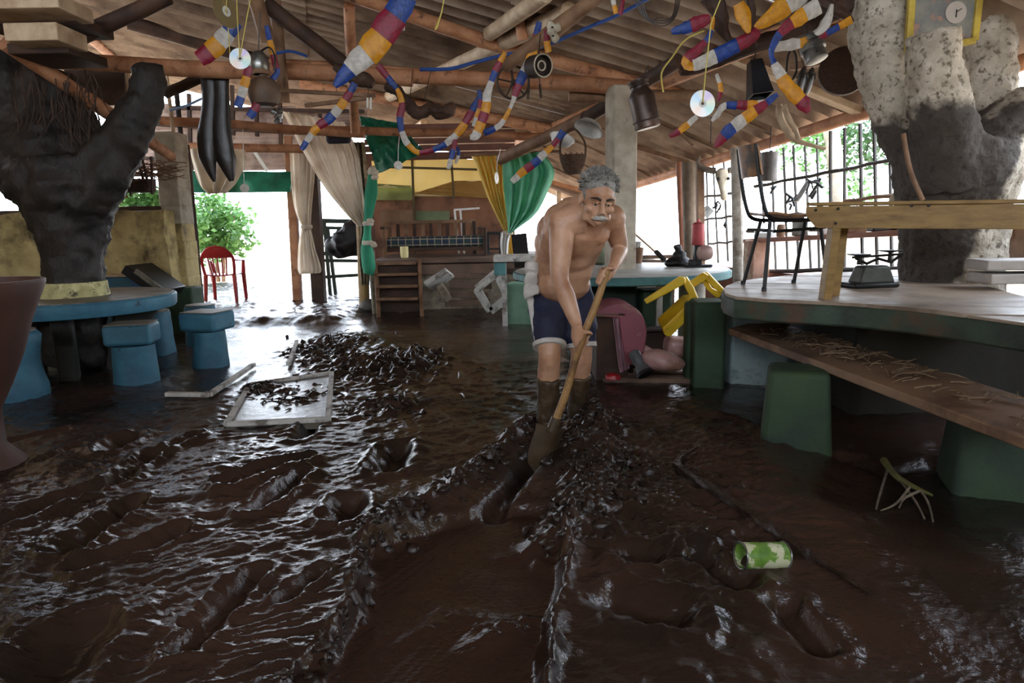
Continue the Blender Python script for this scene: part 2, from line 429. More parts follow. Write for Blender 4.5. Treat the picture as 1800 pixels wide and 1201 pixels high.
m_mudlump = M('wet_mud_clump', C('#1f1814'), C('#352720'), 8, 0.25, bump=0.5, bscale=40, rvar=0.1)
floor = make_floor(); floor.data.materials.append(m_mud)

# yard outside: pale washed ground all around the shed
m_yard = M('pale_yard_earth', C('#cdb79b'), C('#b79d80'), 1.5, 0.85, bump=0.4, bscale=9)
gr = MB(); rows = []
for j in range(41):
    y = -14+j*2.0
    rows.append([Vector((-40+i*2.0, y, (-0.5 if (abs(-40+i*2.0) < 9 and -4 < y < 13) else -.06)+0.04*mnoise.noise(Vector((i*.7, j*.7, 3))))) for i in range(41)])
gr.grid(rows); g_ob = gr.build('ground', m_yard, loc=(0, 0, 0)); g_ob['kind'] = 'structure'

# ------------------------------------------------------------------ roof
ceiling = struct('ceiling', (0, 6, 2.7))
def sheet_mesh(P, lam, amp, ncor, L, name, parent, thick=0.008, mat=None):
    """P(a,b): a = metres along the eave, b = metres down the slope, returns point; corrugations run along b"""
    rows = []
    for bi in range(2):
        row = []
        for i in range(ncor*8+1):
            a = i/8*lam
            row.append(P(a, bi*L, amp*(2*abs(math.sin(math.pi*i/8))-1)))
        rows.append(row)
    mb = MB(); mb.grid(rows, thick=thick); return mb.build(name, mat or m_roof, parent, ang=42)
LAM = 0.25; NCOR = 5; SW = LAM*NCOR
vdir = Vector((-0.28, 1, 0)).normalized(); ddir = Vector((-1, -0.28, 0)).normalized()
for c in range(16):
    t0 = -3.0+c*SW*0.955
    for r in range(4):
        d0 = r*1.8; jz = random.uniform(0, .012); tw = random.uniform(-.007, .007)
        def P(a, b, h, d0=d0, t0=t0, jz=jz, tw=tw, r=r):
            d = d0-0.05+b
            q = Vector((Vx(t0), t0, ZV))+vdir*a+ddir*d
            return Vector((q.x, q.y, ZV+SM*d+0.02+jz+h+tw*a+(0.015 if r % 2 else 0)))
        sheet_mesh(P, LAM, 0.046, NCOR, 1.9, 'roof_sheet', ceiling)
    for r in range(2):   # far slope beyond the ridge
        d0 = DR+r*1.8
        def P(a, b, h, d0=d0, t0=t0):
            d = d0+b; q = Vector((Vx(t0), t0, 0))+vdir*a+ddir*d
            return Vector((q.x, q.y, ZV+SM*DR-SL*(d-DR)+.05+h+r*.01))
        if not (r == 1 and 8 < t0 < 12): sheet_mesh(P, LAM, 0.026, NCOR, 1.9, 'roof_sheet', ceiling)
    # lower, steeper lean-to between valley beam and eave
    def P(a, b, h, t0=t0):
        t = t0+a; f = b*1.12-0.04
        A = Vector((Vx(t), t, ZV)); B = Vector((Ex(t+.1), t+.1, Ez(t)))
        p = A.lerp(B, f); p.z += 0.035+h; return p
    sheet_mesh(P, LAM, 0.046, NCOR, 1.0, 'roof_sheet', ceiling)
def pole(name, a, b, r, mat=m_pole, jit=.12, n=9, sag=0.0, parent=ceiling, r2=None, bend=0.0):
    a, b = Vector(a), Vector(b); pts = []
    k = 9
    for i in range(k):
        t = i/(k-1); p = a.lerp(b, t); p.z -= sag*4*t*(1-t); p.z += bend*mnoise.noise(Vector((t*3+a.x, a.y, b.z))); pts.append(p)
    mb = MB(); mb.tube(pts, [lerp(r, r2 if r2 else r, i/(k-1)) for i in range(k)], n, jit=jit); return mb.build(name, mat, parent, ang=70)
# main structural poles
pole('valley_beam', (Vx(1.0), 1.0, ZV-.07), (Vx(13.4), 13.4, ZV-.07), .075)
pole('eave_beam', (Ex(-1.5)-.03, -1.5, Ez(-1.5)-.06), (Ex(13.5)-.03, 13.5, Ez(13.5)-.06), .06)
pole('ridge_pole', (Vx(-2)-DR, -2, ZV+SM*DR-.09), (Vx(13)-DR, 13, ZV+SM*DR-.09), .07)
pole('tie_beam', at(76, 105, 6.3), at(725, 138, 6.3), .072, bend=.03)
pole('tie_beam', at(470, 118, 6.38), at(1112, 157, 6.38), .07, bend=.03)
pole('tie_beam', at(1000, 170, 6.5), at(1245, 168, 6.5), .052, m_midwood)
pole('tie_beam', at(283, 213, 8.6), at(640, 234, 8.6), .055, bend=.03)
pole('tie_beam', at(560, 226, 8.7), at(965, 240, 8.7), .05, bend=.03)
pole('tie_beam', at(300, 258, 9.7), at(642, 264, 9.7), .058)
pole('brace', at(8, 75, 5.4), at(215, 215, 6.3), .06); pole('brace', at(215, 215, 6.3), at(300, 275, 7.4), .055)
pole('brace', at(88, 88, 5.6), at(295, -6, 5.6), .065, m_darkwood)
pole('brace', at(290, 165, 7.0), at(362, 133, 7.0), .05, m_darkwood)
pole('brace', at(465, 5, 5.9), at(610, 118, 6.2), .065, m_darkwood)
pole('brace', at(448, -8, 5.7), at(470, 70, 5.9), .06, m_midwood); pole('brace', at(483, -5, 6.0), at(500, 180, 6.2), .05, m_midwood)
pole('strut', at(613, 10, 6.9), at(624, 232, 8.2), .055); pole('strut', at(908, -4, 6.6), at(919, 70, 6.7), .05)
pole('rafter', roofhit(560, -30, .1), roofhit(870, 78, .1), .07); pole('rafter', roofhit(840, 70, .1), roofhit(1200, 168, .08), .07)
pole('rafter', roofhit(530, 147, .1), roofhit(1000, 233, .08), .085); pole('rafter', roofhit(225, 38, .1), roofhit(475, 112, .1), .10, m_darkwood)
pole('purlin', roofhit(680, 172, .07), roofhit(1000, 20, .07), .08, m_palewood); pole('purlin', roofhit(860, 60, .07), roofhit(960, -10, .07), .07, m_palewood)
pole('purlin', roofhit(700, 245, .06), roofhit(745, 215, .06), .06, m_palewood)
pole('bough', at(886, 118, 5.2), at(1062, -14, 4.9), .05, m_midwood, jit=.25); pole('bough', at(880, 280, 8.9), at(1030, 208, 7.6), .075, m_midwood)
pole('bough', at(1030, 208, 7.6), at(1195, 105, 6.6), .07, m_darkwood)
# squared rafters of the lean-to
for (a, b, w) in (((1290, 103), (1532, 205), .14), ((1395, 118), (1500, 98), .10), ((1115, 258), (1255, 300), .12), ((1400, 60), (1478, 38), .1)):
    p, q = roofhit(a[0], a[1], .07), roofhit(b[0], b[1], .07)
    mb = MB(); mb.beam(p, q, w, .06); mb.build('rafter', m_palewood if a[0] == 1290 else m_midwood, ceiling, bevel=.006)
# loft boards at the far upper corner
lb = thing('loft_boxes', 'dusty board boxes stored in the loft above the dark tree', 'box', at(50, 40, 5.0))
for (x0, y0, x1, y1, Y, dp) in ((-60, -14, 100, 16, 4.9, .4), (8, 38, 98, 72, 5.0, .35)):
    mb = MB(); A = at(x0, y1, Y); B = at(x1, y0, Y); mb.box(((A.x+B.x)/2, Y+dp/2, (A.z+B.z)/2), (B.x-A.x, dp, B.z-A.z)); mb.build('board', m_palewood, lb, bevel=.008)
for (x0, y0, x1, y1) in ((-60, 17, 122, 39), (4, 70, 110, 92)):
    mb = MB(); A = at(x0, y1, 5.15); B = at(x1, y0, 5.15); mb.box(((A.x+B.x)/2, 5.45, (A.z+B.z)/2), (B.x-A.x, .5, B.z-A.z)); mb.build('gap_shade_board', m_darkwood, lb, bevel=.01)  # dark wood put in for the shaded gap between the boxes

# ------------------------------------------------------------------ low ochre wall and brick pillar on the far side
wl_ = struct('wall_left', (-6, 8.2, 0))
rows = []
for j in range(13):
    z = -0.1+j*0.125
    rows.append([Vector((-9.5+i*.15, 8.25+.02*mnoise.noise(Vector((i*.5, j*.6, 1))), z if j < 12 else 1.40+.03*mnoise.noise(Vector((i*.4, 0, 2))))) for i in range(38)])
mb = MB(); mb.grid(rows, thick=-.28); mb.build('plaster', m_mudwall, wl_, ang=80)
mb = MB(); A = at(188, 371, 8.2); B = at(272, 371, 8.2); mb.box(((A.x+B.x)/2-.1, 8.38, 1.44), (B.x-A.x+.35, .42, .05)); mb.build('coping', m_darkwood, wl_, bevel=.006)
mb = MB(); mb.box((-7.6, 8.38, 1.42), (4.2, .4, .05)); mb.build('coping', m_darkwood, wl_, bevel=.006)
pil_ = struct('wall_pillar', (-3.95, 8.3, 0)); pil_.name = 'wall_back_pillar'; ORG[pil_.name] = Vector((-3.95, 8.3, 0))
xa, xb = at(287, 420, 8.2).x, at(328, 470, 8.2).x
for i in range(11):
    z0 = 0.0+i*.21
    mb = MB(); mb.box(((xa+xb)/2+random.uniform(-.008, .008), 8.37, z0+.1), (xb-xa+random.uniform(-.01, .01), .34, .218)); mb.build('block', m_concrete if i > 5 else m_mudwall, pil_, bevel=.012)
def ring(mb, c, ax, R, r, n=28, m=7):
    ax = Vector(ax).normalized(); a = ax.orthogonal().normalized(); b = ax.cross(a); P = [c+a*(R*math.cos(2*math.pi*i/n))+b*(R*math.sin(2*math.pi*i/n)) for i in range(n+1)]; mb.tube(P, r, m, cap=False)
    return a, b
# ------------------------------------------------------------------ remeshed organic bodies
def organic(mb, name, mat, parent=None, voxel=0.02, smooth=4, disp=0.0, dscale=0.15, loc=None, seed=0, fac=0.5):
    tmp = mb.build(name+'_source', mat, None, loc=(0, 0, 0))
    rm = tmp.modifiers.new('r', 'REMESH'); rm.mode = 'VOXEL'; rm.voxel_size = voxel; rm.use_smooth_shade = True
    if smooth:
        sm = tmp.modifiers.new('s', 'SMOOTH'); sm.iterations = smooth; sm.factor = fac
    dg = bpy.context.evaluated_depsgraph_get(); dg.update()
    me = bpy.data.meshes.new_from_object(tmp.evaluated_get(dg), depsgraph=dg)
    bpy.data.objects.remove(tmp)
    n = len(me.vertices); co = np.empty(n*3, np.float32); me.vertices.foreach_get('co', co); co = co.reshape(-1, 3)
    if disp:
        no = np.empty(n*3, np.float32); me.vertices.foreach_get('normal', no); no = no.reshape(-1, 3)
        d = np.array([mnoise.fractal(Vector(c)/dscale+Vector((seed, 0, 0)), 0.8, 2.0, 4) for c in co.tolist()])
        co = co+no*(d*disp)[:, None]
    o0 = ORG[parent.name] if parent is not None else Vector(loc)
    co = co-np.array(o0, np.float32)
    me.vertices.foreach_set('co', co.astype(np.float32).ravel())
    me.polygons.foreach_set('use_smooth', [True]*len(me.polygons)); me.update(); me.name = name
    me.materials.clear(); me.materials.append(mat)
    ob = bpy.data.objects.new(name, me); COL.objects.link(ob); ORG[ob.name] = Vector(o0)
    if parent is not None: ob.parent = parent
    else: ob.location = o0
    return ob

# plastered walls outside the picture, added to darken the foreground and shape the light
for nm, c, s in (('wall_left_unseen', (-6.6, 2.2, 1.2), (.2, 11.6, 3.4)), ('wall_rear_unseen', (-1.0, -3.3, .95), (11.4, .2, 2.3)), ('wall_right_unseen', (4.75, -0.2, 1.2), (.2, 6.2, 2.9)), ('wall_right_light_block', (3.78, 3.72, .68), (.14, 1.65, 1.55))):  # last panel added to block light from the pedestal and lower right mud
    mb = MB(); mb.box(c, s); o = mb.build(nm, m_mudwall); o['kind'] = 'structure'

# ------------------------------------------------------------------ dark tree growing through the small round table
m_bark = M('dark_wet_bark', C('#15100c'), C('#291e17'), 5, 0.6, bump=0.9, bscale=20, stretch=(1, 1, .6), c3=C('#0c0908'), s3=3, bdist=.02)
YT = 5.85
tl = thing('tree', 'dark forked tree trunk growing through the turquoise round table', 'tree', (-3.75, YT, 0))
mb = MB()
tp = lambda l: [at(x, y, YT+dy) for x, y, dy in l]
mb.tube(tp([(132, 640, 0), (132, 520, 0), (128, 450, 0), (122, 385, 0), (112, 330, 0), (104, 280, 0)]), [.25, .24, .25, .32, .40, .36], 16, jit=.18)
mb.tube(tp([(70, 330, 0), (42, 270, .05), (18, 205, .1), (2, 140, .1), (-4, 80, .1)]), [.27, .21, .17, .145, .12], 12, jit=.2)
mb.tube(tp([(150, 345, -.05), (188, 290, -.1), (222, 235, -.1), (250, 180, -.1), (263, 140, -.1), (262, 112, -.1)]), [.26, .21, .18, .155, .13, .105], 12, jit=.2)
mb.tube(tp([(105, 300, .15), (95, 220, .2), (88, 150, .2), (92, 120, .2)]), [.36, .33, .28, .18], 12, jit=.3)
organic(mb, 'trunk', m_bark, tl, voxel=.03, smooth=3, disp=.035, dscale=.17)
mb = MB(); rnd = random.Random(3)
for i in range(90):
    a = at(rnd.uniform(25, 180), rnd.uniform(120, 200), YT+rnd.uniform(-.25, .1)); L = rnd.uniform(.15, .45)
    mb.tube([a, a+Vector((rnd.uniform(-.06, .06), -.03, -L*.5)), a+Vector((rnd.uniform(-.12, .12), -.02, -L))], [.006, .005, .002], 4)
hr = mb.build('hanging_roots', M('dry_root_fibre', C('#4b372a'), C('#2d2019'), 9, .9), tl); hr['kind'] = 'stuff'
m_basepaint = M('chipped_yellow_white_paint', C('#c9c08c'), C('#98905f'), 12, .8, bump=.6, bscale=30, c3=C('#4c4630'), s3=14, t3=(.55, .65))
c = at(131, 530, YT); mb = MB(); mb.lathe((c.x, c.y, .64), [(.24, 0), (.285, .0), (.275, .06), (.262, .13), (.24, .132)], 28, jit=.05); mb.build('painted_collar', m_basepaint, tl)

m_tabletop = M('dusty_slab_top', C('#7c7567'), C('#5f584c'), 4, .55, bump=.2, c3=C('#3d352b'), s3=3)
tb = thing('round_table', 'turquoise-edged round slab table around the dark tree', 'table', (-3.75, YT, 0))
mb = MB(); mb.lathe((c.x, YT, .53), [(.30, 0), (.79, 0), (.80, .015), (.80, .10), (.785, .115), (.30, .115)], 44, jit=.02); mb.build('tabletop', m_blue, tb)
mb = MB(); mb.lathe((c.x, YT, .645), [(.30, 0), (.77, 0), (.768, .006), (.30, .006)], 44); mb.build('top_surface', m_tabletop, tb)
mb = MB()
for k in range(4):
    an = k*math.pi/2+.5; e = Vector((math.cos(an), math.sin(an), 0)); cc = Vector((c.x, YT, 0))
    mb.prism([cc+e*.27+Vector((0, 0, -.05)), cc+e*.52+Vector((0, 0, -.05)), cc+e*.50+Vector((0, 0, .3)), cc+e*.66+Vector((0, 0, .53)), cc+e*.27+Vector((0, 0, .53))], e.cross(Vector((0, 0, 1)))*.14)
mb.build('pedestal', M('dark_damp_masonry', C('#20201c'), C('#2f2f28'), 6, .7, bump=.4), tb, bevel=.02)

def stool(px, py, ptop, wpx, label, head=None, wavy=False, name='stump_stool', prot=None):
    p = on(px, py, .0); sc = p.y/F_PX; h = (py-ptop)*sc*.985; w = wpx*sc/2
    t = thing(name, label, 'stool', (p.x, p.y+w, 0), 'painted masonry stools around the turquoise table')
    cx, cy = p.x, p.y+w*.9
    mb = MB(); pr = []
    for i in range(9):
        z = i/8; r = w*(1.0-.10*z)
        if wavy: r *= 1+.10*math.sin(z*8)
        pr.append((r, z*(h-(.13 if head else 0))-.03 if i else -.08))
    if not head: pr += [(w*.85, h), (w*.4, h+.012)]
    mb.lathe((cx, cy, 0), pr, 22, jit=.10); mb.build('body', m_blue, t, ang=60)
    mb = MB()
    if head:
        mb.box((cx, cy, h-.07), (head*sc, head*sc*.85, .16), rotz(prot or .2)); mb.build('head_block', m_blue, t, bevel=.03, seg=3)
        mb = MB(); mb.box((cx, cy, h+.012), (head*sc*.93, head*sc*.78, .008), rotz(prot or .2)); mb.build('muddy_top', m_tabletop, t)
    else:
        mb.lathe((cx, cy, h+.002), [(w*.84, 0), (w*.84, .012), (w*.4, .016)], 18, jit=.05); mb.build('muddy_top', m_tabletop, t)
    return t
stool(224, 680, 570, 78, 'turquoise stump stool with blocky head in front of the dark pedestal', head=80)
stool(360, 650, 549, 64, 'turquoise stump stool with blocky head nearest the red chair', head=74, prot=-.25)
stool(266, 627, 548, 58, 'plain drum-shaped blue stool between the two blocky-headed stools')
stool(347, 612, 538, 58, 'low grey-topped stool half hidden behind the blocky-headed stool')
stool(14, 708, 582, 84, 'wavy-sided blue stool under the brown flared vessel', wavy=True)

# brown flared vessel cut by the picture edge
m_clay = M('brown_clay', C('#4a2b1e'), C('#3a2117'), 4, .6, bump=.2)
v = thing('flared_pot', 'brown flared clay pot on a slim foot beside wavy blue stool', 'pot', (at(-62, 495, 3.4).x, 3.4, 0))
q = at(-62, 495, 3.4); mb = MB()
mb.lathe((q.x, 3.4, 0), [(.16, -.05), (.15, .02), (.07, .12), (.07, .3), (.13, .42), (.20, .58), (.255, .75), (.30, .86), (.335, q.z-.02), (.335, q.z), (.315, q.z), (.28, .84), (.2, .62), (.05, .5)], 32)
mb.build('vessel', m_clay, v)

# things along the ochre wall
mb = MB(); A = at(150, 488, 7.75); B = at(262, 488, 7.75); mb.box(((A.x+B.x)/2-.3, 7.95, A.z/2), (B.x-A.x+.6, .45, A.z)); 
o = mb.build('trough', M('blue_green_trough', C('#2f5a5e'), C('#2b4a72'), 3, .6, bump=.3, c3=C('#29412c'), s3=4), bevel=.015); tag(o, 'low blue-green masonry trough along the ochre wall', 'trough')
mb = MB(); mb.beam((A.x-.6, 7.9, A.z+.012), (B.x, 7.9, A.z+.012), .4, .02); o2 = mb.build('rim', m_palewood, None, bevel=.004)
o2.parent = o; o2.matrix_parent_inverse = Matrix.Identity(4); o2.location = ORG[o2.name]-ORG[o.name]
A = at(285, 507, 7.85); B = at(336, 507, 7.85); mb = MB(); mb.box(((A.x+B.x)/2, 8.0, A.z/2-.02), (B.x-A.x, .3, A.z+.04)); o = mb.build('plinth', m_green, bevel=.025, seg=3); tag(o, 'dark green masonry plinth at the foot of brick pillar', 'plinth')
t = thing('panel', 'dark flat panel with pale edge tipped against the green plinth', 'panel', at(270, 500, 7.6))
a, b = at(240, 470, 7.6), at(303, 513, 7.6); mb = MB(); mb.beam(a, b, .55, .10); mb.build('slab', m_black, t, bevel=.01)
a, b = at(238, 476, 7.33), at(298, 520, 7.33); mb = MB(); mb.beam(a, b, .03, .05); mb.build('pale_edge', m_steel, t)
# hanging rack above the wall
t = thing('hanging_planter', 'hanging wooden planter of slats and dry twigs before the ochre wall', 'planter', at(245, 300, 7.2))
mb = MB()
cc = at(238, 326, 7.2)
pr = [(-.20, .045), (.17, .05)]
mb.lathe((cc.x, cc.y, cc.z-.07), [(.17, 0), (.2, 0), (.21, .13), (.18, .13)], 16, sq=(1, .6)); mb.build('band', m_darkwood, t)
for x0, y0, x1, y1 in ((237, 270, 230, 345), (243, 275, 252, 318), (266, 275, 268, 342), (214, 300, 213, 342), (250, 280, 262, 330), (222, 290, 221, 345)):
    mb = MB(); mb.beam(at(x0, y0, 7.1), at(x1, y1, 7.1), .03, .015); mb.build('slat', m_darkwood, t)
mb = MB(); rnd = random.Random(8)
for i in range(60):
    p = at(rnd.uniform(222, 300), rnd.uniform(285, 312), 7.2+rnd.uniform(-.2, .2)); d = Vector((rnd.uniform(-.22, .22), rnd.uniform(-.1, .1), rnd.uniform(-.08, .06)))
    mb.tube([p-d, p+Vector((0, 0, rnd.uniform(-.03, .03))), p+d], [.004, .005, .002], 4)
tw = mb.build('twigs', m_midwood, t); tw['kind'] = 'stuff'

# thin posts between pillar and the bright gap
for (x0, y0, x1, y1, Y, r, mat, lab) in ((291, 120, 341, 527, 8.5, .022, m_palewood, 'slim pale stick standing next to the brick pillar'), (325, 255, 352, 536, 8.6, .055, m_darkwood, 'dark round post at the edge of the bright gap'),
                                        (310, 160, 346, 510, 8.75, .03, m_black, 'thin black stick behind the pale stick')):
    mb = MB(); P = [at(lerp(x0, x1, i/5), lerp(y0, y1, i/5), Y) for i in range(6)]; P.append(Vector((P[-1].x, Y, -.05))) ; mb.tube(P, r, 8, jit=.25); o = mb.build('post', mat); tag(o, lab, 'post')

# ------------------------------------------------------------------ monobloc chairs
def monobloc(label, mat, T, name='plastic_chair'):
    org = T @ Vector((0, 0, 0)); t = thing(name, label, 'chair', org)
    def bld(mb, nm, **k):
        mb.v = [T @ p for p in mb.v]; return mb.build(nm, mat, t, **k)
    for sx in (-1, 1):
        mb = MB(); mb.tube([(sx*.245, -.235, 0), (sx*.235, -.225, .42), (sx*.255, -.20, .62)], [.026, .036, .026], 8, squash=.7); bld(mb, 'leg')
        mb = MB(); mb.tube([(sx*.235, .27, 0), (sx*.215, .22, .42)], [.026, .036], 8, squash=.7); bld(mb, 'leg')
        mb = MB(); mb.tube(smooth_path([(sx*.255, -.21, .62), (sx*.275, -.1, .645), (sx*.265, .1, .65), (sx*.235, .24, .66)], 3), .026, 8, squash=.55); bld(mb, 'armrest')
    rows = []
    for j in range(7):
        y = -.25+j*.49/6; rows.append([Vector((-.235+i*.47/8, y, .425-.018*math.cos((i/8-.5)*math.pi)+(-.02*max(0, 1-j*2)))) for i in range(9)])
    mb = MB(); mb.grid(rows, thick=-.02); bld(mb, 'seat', bevel=.004)
    arch = [(-.215, .215, .40), (-.235, .25, .58), (-.225, .285, .72), (-.13, .315, .83), (0, .325, .86), (.13, .315, .83), (.225, .285, .72), (.235, .25, .58), (.215, .215, .40)]
    mb = MB(); mb.tube(smooth_path(arch, 3), .024, 8, squash=.7); bld(mb, 'back_frame')
    rows = []
    for j in range(4):
        z = .70+j*.045; w = (.215, .20, .17, .12)[j]
        rows.append([Vector((-w+i*2*w/6, .285+.035*j/3+.01*math.cos((i/6-.5)*3), z)) for i in range(7)])
    mb = MB(); mb.grid(rows, thick=.016); bld(mb, 'back_panel')
    for k in range(5):
        x = (k-2); mb = MB(); mb.beam((x*.052, .225, .42), (x*.07, .285, .71), .022, .014, up=(0, 1, 0)); bld(mb, 'back_slat', bevel=.003)
    return t
p = on(382, 534, .08)
monobloc('red plastic garden chair standing in the bright gap', m_rplastic, Matrix.Translation((p.x+.06, p.y+.2, .1)) @ Matrix.Rotation(math.radians(186), 4, 'Z') @ Matrix.Scale(.95, 4))
# ------------------------------------------------------------------ stage with steps
m_stone = M('rough_stone_render', C('#6f6455'), C('#958772'), 9, .85, bump=.6, bscale=30, c3=C('#3f362c'), s3=5, t3=(.55, .65))
m_stagewood = M('stage_plank_wood', C('#4d382a'), C('#6d523f'), 5, .6, bump=.3)
XS0, XS1, YS, ZS = at(650, 500, 9.5).x, 2.3, 9.5, .68
st = thing('stage', 'low masonry stage with plank edge behind the tipped bench', 'stage', ((XS0+XS1)/2, 10.6, 0))
mb = MB(); mb.box(((XS0+XS1)/2, 10.66, ZS/2-.1), (XS1-XS0, 2.2, ZS-.02)); mb.build('masonry', m_stone, st)
for k in range(6):
    mb = MB(); mb.box(((XS0+XS1)/2, 9.5+.19+k*.375, ZS), (XS1-XS0+.03, .365, .05)); mb.build('plank', m_stagewood, st, bevel=.006)
mb = MB(); mb.box(((XS0+XS1)/2, 9.50, ZS-.11), (XS1-XS0, .06, .14)); mb.build('edge_board', m_stagewood, st, bevel=.006)
stp = thing('steps', 'short wooden steps with four treads climbing to the stage', 'steps', (at(697, 545, 9.2).x, 9.1, 0))
xl, xr = at(660, 500, 9.2).x, at(731, 500, 9.2).x
for k, py in enumerate((463, 482, 503, 525)):
    yy = 9.42-.14*k; z = at(700, py, yy).z; mb = MB(); mb.box(((xl+xr)/2+.02*k, yy, z), (xr-xl, .2, .035)); mb.build('tread', m_midwood, stp, bevel=.005)
for x, dx in ((xl-.03, .12), (xr+.03, .08)):
    mb = MB(); mb.beam((x, 9.42, ZS+.02), (x+dx, 8.85, -.03), .05, .13); mb.build('stringer', m_midwood, stp, bevel=.006)
mb = MB(); mb.box(((xl+xr)/2+.02, 9.44, .3), (xr-xl, .03, .66)); mb.build('riser_backing', m_darkwood, stp)

def cloth_mat(nm, col, col2, trans=.4, **k): return M(nm, C(col), C(col2), 3, .75, trans=trans, bump=.15, **k)
m_ycloth = cloth_mat('yellow_cloth', '#f6e08a', '#e6c655', .35); m_gcloth = cloth_mat('green_cloth', '#8ed0b0', '#5fae8c', .4)
m_gtarp = M('dark_green_tarp', C('#2f9270'), C('#1d6650'), 4, .35, trans=.2, bump=.2); m_sheer = cloth_mat('white_sheer_cloth', '#f7f1e8', '#e9dfd2', .7, c3=C('#cfc0aa'), s3=3, t3=(.55, .75))
m_wcloth = cloth_mat('white_sheet_cloth', '#e6dccb', '#c9bca8', .5)
m_tent = M('cream_yellow_canvas', C('#f1e4b4'), C('#e8d69c'), 2, .8, trans=.4); m_tentg = M('olive_canvas', C('#b0b374'), C('#959c5e'), 2, .8, trans=.4)
m_tentb = M('brown_canvas', C('#8d6247'), C('#6c4733'), 2.5, .8, trans=.12, bump=.2, c3=C('#4e3325'), s3=2.2); m_tento = M('orange_brown_canvas', C('#c39b58'), C('#a98040'), 2, .8, trans=.4)
m_sage = M('faded_green_canvas', C('#6f7a58'), C('#5b6648'), 3, .8)
def sheet_px(quad, Y, nu, nv, crump, name, mat, parent=None, thick=.006, seed=0, yoff=0.0, sagv=0.0):
    (tl_, tr_, br_, bl_) = quad; rows = []
    for j in range(nv+1):
        v = j/nv; row = []
        for i in range(nu+1):
            u = i/nu
            px = lerp(lerp(tl_[0], tr_[0], u), lerp(bl_[0], br_[0], u), v); py = lerp(lerp(tl_[1], tr_[1], u), lerp(bl_[1], br_[1], u), v)
            p = at(px, py+sagv*4*u*(1-u), Y); p.y += yoff*v+crump*(mnoise.noise(Vector((u*nu*.35+seed, v*nv*.3, seed)))+.5*abs(mnoise.noise(Vector((u*6+v*4+seed, v*2, 7)))))
            row.append(p)
        rows.append(row)
    mb = MB(); mb.grid(rows, thick=thick); return mb.build(name, mat, parent, ang=60)
mb = MB(); mb.beam(at(815, 273, 9.28), at(985, 266, 9.28), .035, .035); o = mb.build('curtain_rail', m_midwood, ceiling)
mb = MB(); mb.beam(at(495, 262, 9.85), at(660, 266, 9.85), .03, .03); mb.build('curtain_rail', m_midwood, ceiling)
bd = thing('backdrop_canvas', 'patched yellow and brown canvas backdrop behind the plaid bench', 'canvas', (at(765, 460, 11.62).x, 11.62, ZS))
Yb = 11.62
sheet_px(((650, 270), (728, 276), (728, 330), (650, 330)), Yb, 10, 8, .05, 'canvas_panel', m_tent, bd, seed=1)
sheet_px(((650, 322), (727, 327), (727, 352), (650, 352)), Yb-.02, 10, 6, .04, 'canvas_panel', m_tentg, bd, seed=2)
sheet_px(((727, 274), (905, 285), (905, 345), (727, 345)), Yb, 16, 8, .06, 'canvas_panel', m_tent, bd, seed=3)
sheet_px(((728, 340), (800, 318), (905, 318), (905, 352)), Yb-.03, 16, 6, .04, 'canvas_panel', m_tento, bd, seed=4)
sheet_px(((640, 338), (905, 336), (905, 468), (640, 468)), Yb+.06, 20, 10, .05, 'canvas_panel', m_tentb, bd, seed=5)
sheet_px(((731, 371), (790, 371), (790, 392), (731, 392)), Yb-.1, 6, 4, .02, 'patch', m_sage, bd, seed=6)
sheet_px(((668, 369), (726, 369), (726, 392), (668, 392)), Yb-.1, 6, 4, .02, 'patch', M('tan_patch', C('#8a6c52'), C('#75583f'), 3, .8), bd, seed=8)
m_strut = M('olive_strut_wood', C('#5b4a22'), C('#473a1c'), 5, .7)
for a, b in (((724, 270), (731, 465)), ((792, 262), (798, 350)), ((650, 293), (905, 300))):
    mb = MB(); mb.beam(at(*a, Yb-.13), at(*b, Yb-.13), .035, .035, up=(0, 1, 0)); mb.build('strut', m_strut, bd)
fa = struct('trim_1', (at(800, 260, 11.4).x, 11.4, 2.2), 'dark red boards above the backdrop')
m_fascia = M('red_brown_board', C('#6b4536'), C('#523227'), 4, .7, bump=.2)
for y0, y1 in ((214, 227), (226, 240), (239, 252), (251, 265), (264, 280)):
    mb = MB(); A = at(640, y1+(3 if True else 0), 11.35); B = at(905, y0, 11.35); mb.box(((A.x+B.x)/2, 11.4, (A.z+B.z)/2), (B.x-A.x, .04, (B.z-A.z)*.96)); mb.build('board', m_fascia, fa, bevel=.006)
mb = MB(); A = at(640, 470, 11.3); B = at(658, 280, 11.3); mb.box(((A.x+B.x)/2, 11.35, (A.z+B.z)/2), (.14, .05, B.z-A.z)); mb.build('board', m_fascia, fa, bevel=.006)

